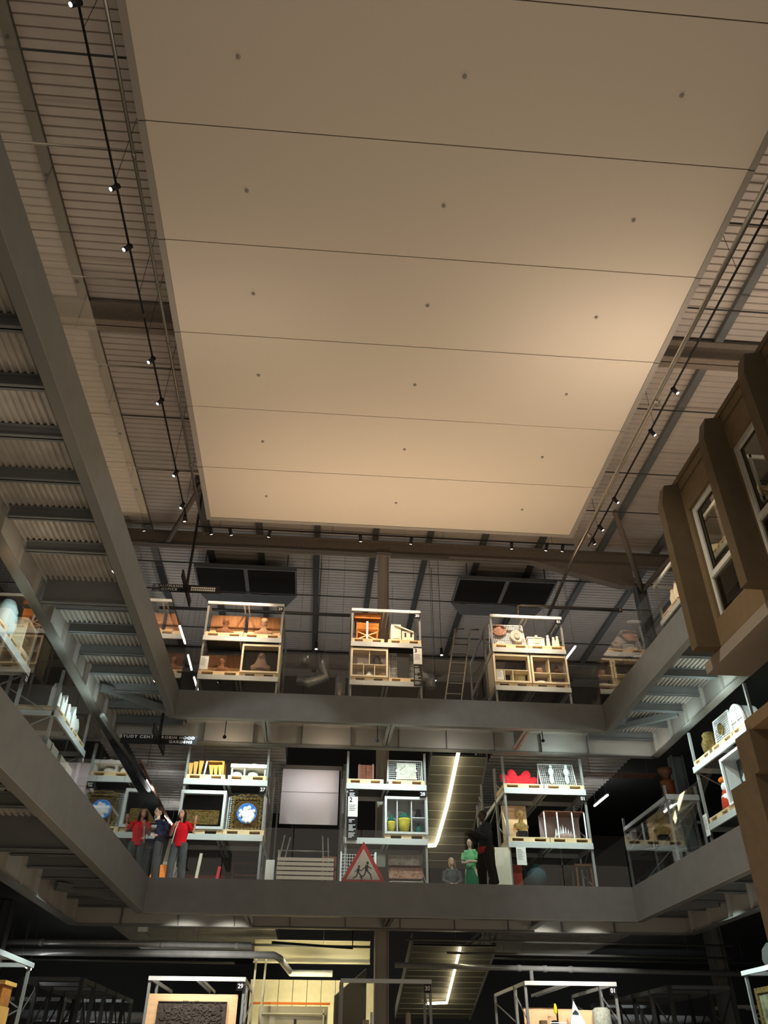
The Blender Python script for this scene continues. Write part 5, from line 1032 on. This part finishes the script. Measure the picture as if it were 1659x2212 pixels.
# small cameras hanging from beams
for i, (px, py, y) in enumerate(((485, 1592, 20.9), (815, 1600, 21.2), (1173, 1600, 21.2))):
    p = at(px, py, Y=y); t = thing('security_camera', 'tiny dark camera hanging under the far top-floor walkway, %s from the left' % ORD[i], 'camera', p)
    MB().ball(p, .05).build('dome', BLACK, t); MB().bar(p, (p.x, p.y, Z3-.17), .02).build('stem', BLACK, t)
# emergency / cctv white cameras on ground floor left
p = at(310, 2008, Y=22.6); t = thing('white_camera', 'white security camera under the middle floor, left', 'camera', p); MB().box(p.x-.12, p.x+.1, p.y-.08, p.y+.08, p.z-.05, p.z+.08).build('body', PAPER, t); MB().bar(p, (p.x+.2, p.y, p.z-.15), .03).bar(p, (p.x, p.y, 4.88), .03).build('arm', BRUSH, t)
p = at(1655-20, 1655, Y=18)
# mesh cable trays beyond balcony corners
for i, (x0, x1, y, z) in enumerate(((-5.2, -3.2, 23.4, 8.95), (8.0, 10.2, 23.4, 9.1))):
    s = MB()
    for k in range(24): s.bar((x0+(x1-x0)*k/23, y, z), (x0+(x1-x0)*k/23, y+.5, z), .01)
    for k in range(7): s.bar((x0, y+k*.083, z), (x1, y+k*.083, z), .01)
    for w in (x0+.2, x1-.2): s.bar((w, y+.25, z), (w, y+.25, 9.72), .012)
    one(s, 'cable_tray', COPPER, ['wire cable tray under the top floor left of rack 27', 'wire cable tray under the top floor right of rack 01'][i], 'cable tray')
# ===================================================== facade fragment at right
FX = 6.75
t = thing('facade_fragment', 'upper storey of the brown concrete apartment facade hanging at right', 'facade', (FX, 9, 7.6))
Y1, Y0 = 12.2, 3.0; zB, zT = 7.62, 11.15
# wall in pieces around windows: each bay between fins
bays = [(10.35, 11.75), (8.75, 9.95), (6.9, 8.35), (5.0, 6.5)]
s = MB()
zW0, zW1 = 8.1, 10.42
s.box(FX, FX+.25, Y0, Y1, zB, zW0).box(FX, FX+.25, Y0, Y1, zW1, zT)
ed = [Y1]+[v for b in bays for v in (b[1], b[0])]+[Y0]
for i in range(0, len(ed), 2): s.box(FX, FX+.25, ed[i+1], ed[i], zW0, zW1)
s.build('wall_panel', CONC, t)
MB().box(FX-.03, FX+.28, Y0, Y1+.02, zT, zT+.1).box(FX-.02, FX-.001, Y0, Y1, zT-.22, zT-.2).build('coping', CONCD, t)
for i, y in enumerate((12.0, 10.05, 8.5, 6.7, 4.8)):
    zb_ = 7.62 if i == 0 else 7.75; w = .11
    MB().prism3([(FX, y-w, zb_), (FX-.42, y-w, zb_), (FX-.42, y-w, zT-.5), (FX-.30, y-w, zT-.08), (FX, y-w, zT-.02)], (0, 2*w, 0)).build('concrete_fin', CONCD, t)
for i, (a, b) in enumerate(bays):
    w = MB(); fx = FX+.06
    w.box(fx, fx+.06, a, a+.07, zW0, zW1).box(fx, fx+.06, b-.07, b, zW0, zW1).box(fx, fx+.06, a+.07, b-.07, zW1-.08, zW1).box(fx, fx+.06, a+.07, b-.07, zW0, zW0+.06).box(fx-.02, fx+.06, a+.07, b-.07, 8.86, 8.96)
    fo = w.build('window_frame', FRAMEW, t)
    MB().box(fx-.015, fx+.02, a+.10, a+.14, 8.97, zW1-.1).box(fx-.015, fx+.02, b-.14, b-.10, 8.97, zW1-.1).box(fx-.015, fx+.02, a+.14, b-.14, zW1-.14, zW1-.1).build('sash', FRAMEW, t)
    MB().box(fx+.03, fx+.036, a+.07, b-.07, 8.96, zW1-.08).build('window_pane', WINGL, t)
    MB().box(fx+.03, fx+.036, a+.07, b-.07, zW0+.06, 8.86).build('window_pane', WINGL, t)
    MB().box(fx-.03, fx-.01, a+.16, a+.18, 9.3, 9.42).build('window_latch', DARK, t)
one(MB().box(FX+.9, FX+.95, 3, 12.1, 7.62, 8.9), 'facade_lining', mat('dark lining', (.05, .05, .045), .8), 'dark low lining behind the lower facade windows', 'lining')
one(MB().box(FX-.02, XR-.03, 3, 12.55, 7.4, 7.6), 'facade_soffit', SOFF, 'taupe soffit slab under the hanging upper facade', 'soffit')
t = thing('facade_fragment', 'lower storey of the brown concrete facade at the right edge', 'facade', (FX, 9, 1)); zT2 = 6.0
s = MB(); lb = [(9.2, 10.55), (7.2, 8.7)]
s.box(FX, FX+.25, 3, 11.1, 5.62, zT2).box(FX, FX+.25, 3, 11.1, 0, 3.9).box(FX, FX+.25, 10.55, 11.1, 3.9, 5.62).box(FX, FX+.25, 8.7, 9.2, 3.9, 5.62).box(FX, FX+.25, 3, 7.2, 3.9, 5.62); s.build('wall_panel', CONC, t)
MB().box(FX-.4, FX+.25, 3, 11.1, zT2-.18, zT2).build('coping', CONC, t)
MB().box(FX-.45, FX, 10.95, 11.4, 5.2, 5.82-.001).build('fin_head', CONCD, t)
MB().box(FX-.45, FX+.05, 11.1, 11.9, 0, 5.199).build('concrete_fin', CONCD, t)
MB().box(FX-.45, FX, 8.75, 9.1, 0, 5.8).build('concrete_fin', CONCD, t)
for a, b in lb:
    MB().box(FX+.04, FX+.1, a, a+.08, 3.9, 5.62).box(FX+.04, FX+.1, b-.08, b, 3.9, 5.62).box(FX+.04, FX+.1, a+.08, b-.08, 5.54, 5.62).box(FX+.04, FX+.1, a+.08, b-.08, 4.5, 4.58).build('window_frame', FRAMEW, t)
    MB().box(FX+.07, FX+.076, a+.08, b-.08, 3.9, 5.54).build('window_pane', WINGL, t)
# ===================================================== people
def person(loc, yaw, H, label, skin, arms, head, top=None, legs=None, hair=None, skirt=None, vox=.0075, stance=.1, shoes=BLACK, extras=None, seated=False, bulk=1.0):
    k = H/1.72
    with frame(loc, yaw):
        t = thing('person', label, 'person', (0, 0, 0))
        V = lambda p: (p[0]*k, p[1]*k, p[2]*k)
        T = lambda mb, pts, rs, n=12, sy=1.0: mb.tube([V(p) for p in pts], [r*k for r in rs], n, sy=sy)
        b = MB()
        hipz = .93
        L = []
        for sx in (-1, 1):
            leg = [(sx*.09, .0, hipz), (sx*(.1+stance*.35), -.02, .50), (sx*(.1+stance*.6), .03, .09)]
            if seated: leg = [(sx*.1, 0, .52), (sx*.14, -.42, .50), (sx*.15, -.42, .09)]
            L.append(leg); T(b, leg, [.085, .058, .038]); f = leg[2]
            T(b, [(f[0], f[1]+.03, .045), (f[0]+sx*.02, f[1]-.17, .03)], [.045, .03])
        dz = .52-.93 if seated else 0
        Z = lambda p: (p[0], p[1], p[2]+dz)
        T(b, [Z(p) for p in ((0, 0, .88), (0, 0, 1.05), (0, -.01, 1.25), (0, 0, 1.42))], [.14, .12, .145, .10], 16, .75)
        T(b, [Z((-.17, 0, 1.40)), Z((.17, 0, 1.40))], [.06, .06]); T(b, [Z((0, 0, 1.40)), Z((head[0]*.4, head[1]*.4-.01, 1.53))], [.058, .052])
        A = []
        for sx, (el, wr, fd) in zip((-1, 1), arms):
            sh = (sx*.19, 0, 1.38); pts = [Z(sh), Z(el), Z(wr)]; A.append(pts); T(b, pts, [.052, .042, .028])
            # hand: palm + four fingers + thumb
            w = Vector(pts[2]); f = Vector(fd).normalized(); up = Vector((0, -1, 0)) if abs(f.y) < .8 else Vector((0, 0, 1)); sd = f.cross(up).normalized(); nn = sd.cross(f)
            T(b, [w, w+f*.05, w+f*.085], [.028, .036, .03], 10)
            for q, ln in zip((-1.5, -.5, .5, 1.5), (.06, .075, .07, .055)):
                p = w+f*.085+sd*(.016*q); T(b, [p, p+f*ln*.55+sd*.003*q, p+f*ln*.95+nn*(-ln*.25)], [.0095, .009, .0075], 6)
            th = w+f*.03+sd*(-sx*.03); T(b, [th, th+f*.035-sd*(sx*.025), th+f*.06-sd*(sx*.03)], [.012, .011, .009], 6)
        hc = Vector(Z((head[0], head[1]-.01, 1.62)))
        with frame(V(hc), head[2], head[3]):
            B = lambda c, r: b.ball(V(c), tuple(x*k for x in r), 14, 10)
            B((0, 0, .02), (.078, .098, .105)); B((0, -.03, -.055), (.058, .062, .06)); B((0, -.1, -.005), (.014, .022, .026)); B((0, -.085, .035), (.05, .02, .012)); B((0, -.088, -.045), (.026, .014, .01))
            for sx in (-1, 1): B((sx*.08, .005, 0), (.012, .022, .032))
        b.build('body', skin, t, remesh=vox)
        with frame(V(hc), head[2], head[3]):
            e = MB()
            for sx in (-1, 1): e.ball(V((sx*.03, -.091, .014)), (.014*k, .009*k, .008*k), 8, 6)
            e.build('eyes', BLACK, t); MB().ball(V((0, -.1, -.047)), (.024*k, .006*k, .006*k), 8, 6).build('mouth', WHITE if extras == 'smile' else mat('lips', (.3, .09, .08), .5), t)
            h = MB(); hm, hs = hair
            h.ball(V((0, .02, .045)), (.088*k, .1*k, .095*k), 16, 12)
            if hs == 'long':
                h.ball(V((0, .06, -.03)), (.095*k, .065*k, .13*k)); 
                for sx in (-1, 1): h.tube([V((sx*.075, 0, .05)), V((sx*.095, .02, -.08)), V((sx*.1, .03, -.22))], [.03*k, .04*k, .03*k], 8)
            if hs == 'shoulder':
                for sx in (-1, 1): h.tube([V((sx*.07, -.01, .06)), V((sx*.09, .0, -.06)), V((sx*.085, .01, -.15))], [.025*k, .035*k, .025*k], 8)
                h.ball(V((0, .05, -.03)), (.09*k, .06*k, .12*k))
            # keep the face clear
            h.build('hair', hm, t, remesh=.009)
        if top:
            m, slv = top; c = MB(); g = 1.16
            T(c, [Z(p) for p in ((0, 0, .84), (0, 0, 1.05), (0, -.01, 1.25), (0, 0, 1.42))], [.158*bulk, .148*bulk, .17*bulk, .108*bulk], 16, .78); T(c, [Z((-.17, 0, 1.39)), Z((.17, 0, 1.39))], [.072, .072])
            for pts in A:
                a_, e_, w_ = map(Vector, pts)
                if slv == 'short': T(c, [a_, a_+(e_-a_)*.72], [.072, .066])
                elif slv == 'long': T(c, [a_, e_, e_+(w_-e_)*.95], [.074*bulk, .062*bulk, .046*bulk])
            c.build('top', m, t, remesh=.009)
        if legs:
            c = MB()
            for leg in L:
                lg = list(leg); lg[2] = (lg[2][0], lg[2][1], .11); T(c, lg, [.11*bulk, .088*bulk, .088])
            T(c, [(0, 0, (.98+dz)), (0, 0, .84+dz)], [.145, .14], 16, .8); c.build('trousers', legs, t, remesh=.01)
        if skirt:
            MB().lathe([(.2*k, .35*k), (.24*k, .4*k), (.19*k, .7*k), (.14*k, 1.0*k), (.13*k, 1.02*k), (0, 1.02*k)], n=20, sy=.8).build('skirt', skirt, t)
        c = MB()
        for leg in L:
            f = leg[2]; T(c, [(f[0], f[1]+.035, .045), (f[0], f[1]-.06, .05), (f[0]+(.02 if f[0] > 0 else -.02), f[1]-.19, .032)], [.05, .05, .036])
        c.build('shoes', shoes, t, remesh=.01)
    return t, k
JEANS = mat('blue grey denim', (.10, .12, .14), .8, var=.2); NAVY = mat('navy wool', (.015, .02, .055), .8)
# woman in the red shirt
t, k = person((-3.27, 20.62, zf), -.15, 1.66, 'woman in a bright red short-sleeved shirt and jeans raising one hand, smiling', SKIN, [((-.24, -.08, 1.12), (-.14, -.24, 1.28), (.6, -.3, .7)), ((.34, -.06, 1.17), (.35, -.10, 1.43), (.1, -.1, 1))], (-.03, -.02, -.25, -.25), (mat('red cotton', (.80, .015, .03), .7), 'short'), JEANS, (HAIRB, 'long'), extras='smile', shoes=WHITE, bulk=1.1)
with frame((-3.27, 20.62, zf), -.15):
    MB().tube([(-.08, -.02, 1.42), (-.1, -.16, 1.2), (-.15, -.17, .85)], .014, 6).build('white_trim', WHITE, t); MB().tube([(.325, -.09, 1.33), (.33, -.095, 1.36)], .036, 12).build('orange_wristband', ORANGE, t)
# man in navy
t, k = person((-3.93, 20.9, zf), -.35, 1.78, 'man in a dark navy sweater with pale collar, left of the woman in red', SKIN2, [((-.27, .0, 1.1), (-.2, -.2, .98), (.5, -.8, 0)), ((.27, .02, 1.12), (.16, -.22, 1.04), (-.7, -.4, 0))], (0, -.01, -.5, .05), (NAVY, 'long'), mat('charcoal denim', (.06, .07, .085), .8), (mat('brown hair', (.05, .03, .02), .6), 'short'), bulk=1.28)
with frame((-3.93, 20.9, zf), -.35): MB().tube([(-.07, -.06, 1.58), (0, -.12, 1.46), (.07, -.06, 1.58)], .012, 6).build('pale_collar', PAPER, t)
# man in black, facing left
t, k = person((4.25, 20.75, zf), -1.25, 1.86, 'man in a dark jacket and black trousers looking left with hands raised before him', SKIND, [((-.25, -.12, 1.1), (-.08, -.36, 1.2), (.3, -1, .1)), ((.25, -.12, 1.1), (.08, -.36, 1.22), (-.3, -1, .2))], (0, -.03, .0, .1), (mat('black jacket', (.014, .016, .02), .7), 'long'), mat('black trousers', (.008, .008, .009), .7), (HAIRB, 'short'), stance=.3, bulk=1.3)
with frame((4.25, 20.75, zf), -1.25): MB().lathe([(.0, .86), (.25, .86), (.255, .93), (.25, .99), (0, .99)], n=20, sy=.8).build('red_hem', mat('dim red cloth', (.30, .02, .025), .7), t)
# woman in green dress
t, k = person((4.22, 22.75, zf), -.5, 1.64, 'woman in a pale green top and darker green skirt behind the man in black', SKIN2, [((-.24, .0, 1.12), (-.1, -.2, 1.08), (1, -.2, 0)), ((.24, .0, 1.12), (.1, -.22, 1.1), (-1, -.2, 0))], (0, -.02, .2, 0), (mat('mint green cloth', (.20, .52, .24), .8, var=.2), 'short'), None, (mat('dark brown hair', (.03, .02, .013), .5), 'shoulder'), skirt=mat('bottle green cloth', (.035, .14, .07), .8))
# seated blonde woman
with frame((3.78, 23.3, zf)):
    tt = thing('bench_seat', 'low grey block the blonde woman sits on', 'seat', (0, 0, 0)); MB().box(-.3, .3, -.12, .35, 0, .44).build('block', STEEL, tt)
t, k = person((3.78, 23.3, zf), .0, 1.66, 'blonde woman in a grey knitted sweater sitting and looking up', SKIN2, [((-.25, -.05, 1.12), (-.08, -.26, 1.0), (1, -.3, -.2)), ((.25, -.05, 1.12), (.08, -.26, 1.0), (-1, -.3, -.2))], (0, -.02, .35, -.3), (mat('grey knit', (.11, .115, .12), .95, var=.5, scale=30, stretch=(1, 1, 6)), 'long'), JEANS, (HAIRG, 'shoulder'), seated=True)
# ===================================================== added fill lights, no fittings
lamp('AREA', (1.9, 19.0, 10.6), (1.9, 15.5, 15.2), 105, (1, .74, .50), (10, .3), name='ceiling_fill')  # added fill that brightens the far end of the ceiling
lamp('AREA', (1.9, 9, .3), (1.9, 9.3, 15), 130, (1, .78, .56), (7, 10), name='ground_floor_fill')  # added unseen area light standing in for bounce off the floor
for a_, b_, p, an, cl in (((7.93, 9.3, 14.8), (-2.3, 22, 12.2), 900, 13, WARM), ((-4.3, 8.4, 14.8), (1.9, 22, 12.2), 700, 13, WARM), ((-4.3, 9.9, 14.8), (6.3, 22, 12.2), 900, 13, WARM),
                          ((7.93, 8.6, 14.8), (-2.9, 21.5, 6.9), 1100, 15, NEUT), ((7.93, 9.0, 14.8), (-3.3, 20.6, 6.3), 1500, 6.5, NEUT), ((7.6, 8.0, 14.8), (1.7, 21.8, 6.8), 700, 13, NEUT), ((-4.3, 8.9, 14.8), (6.2, 21.8, 7.1), 800, 14, NEUT),
                          ((-4.3, 7.0, 14.8), (7.5, 15, 4.9), 1500, 40, (1, .92, .8)), ((7.93, 7.0, 14.8), (-3.7, 14, 4.9), 480, 40, (1, .92, .8))):
    lamp('SPOT', a_, b_, p, cl, .06, an, .5, name='added_track_beam')  # added beams from track height, lifting racks, people and edge beams
for x in (-6.5, 1.9, 10.5): lamp('AREA', (x, 28, 12.6), (x, 27.5, 17), 20, (1, .97, .93), (5, 3), name='roof_fill')  # added fill that brightens the far roof sheets
for x, p in ((-6.8, 14), (10.6, 70)): lamp('AREA', (x, 12, 12.5), (x-.3 if x < 0 else x-.3, 12, 17.3), p, (1, .80, .62), (.5, 12), name='side_roof_fill')  # added strips of fill for the roof either side of the boards
lamp('AREA', (2, 26.5, 9.0), (2, 26.5, 5.3), 28, (.9, .97, 1), (10, 3), name='aisle_fill')  # added fill for the dark bays behind the middle floor racks
for x, y in ((-8.5, 17), (12.5, 18)): lamp('AREA', (x, y, 8.6), (x, y, 5), 22, (.9, 1, 1), (2, 6), name='aisle_fill')  # same added fill for the left and right aisles
# added point lights imitating under-balcony spill on decks and outer beams
for (x, y, z, p, col) in ((-5.3, 15.9, 8.75, 5, COOL), (-5.3, 18.6, 8.8, 5, COOL), (-5.2, 12.4, 8.75, 2.5, WARM), (-4.8, 9.0, 8.6, 3, WARM), (9.15, 17.0, 8.8, 11, COOL), (9.15, 19.2, 8.8, 8, COOL), (9.0, 21.0, 8.8, 4, NEUT), (8.6, 14.5, 8.7, 3, WARM),
                          (6.6, 21.4, 8.85, 4.5, COOL), (3.6, 21.4, 8.85, 3, NEUT), (0.2, 21.4, 8.85, 3, WARM), (-2.5, 21.4, 8.85, 4, WARM), (5.9, 21.3, 4.2, .8, COOL), (-3, 21.2, 4.2, .5, COOL), (-5.2, 17, 4.1, .8, COOL), (9.1, 17.5, 4.1, 1.4, COOL)):
    lamp('POINT', (x, y, z), None, p, col, .1, name='spill_fill')
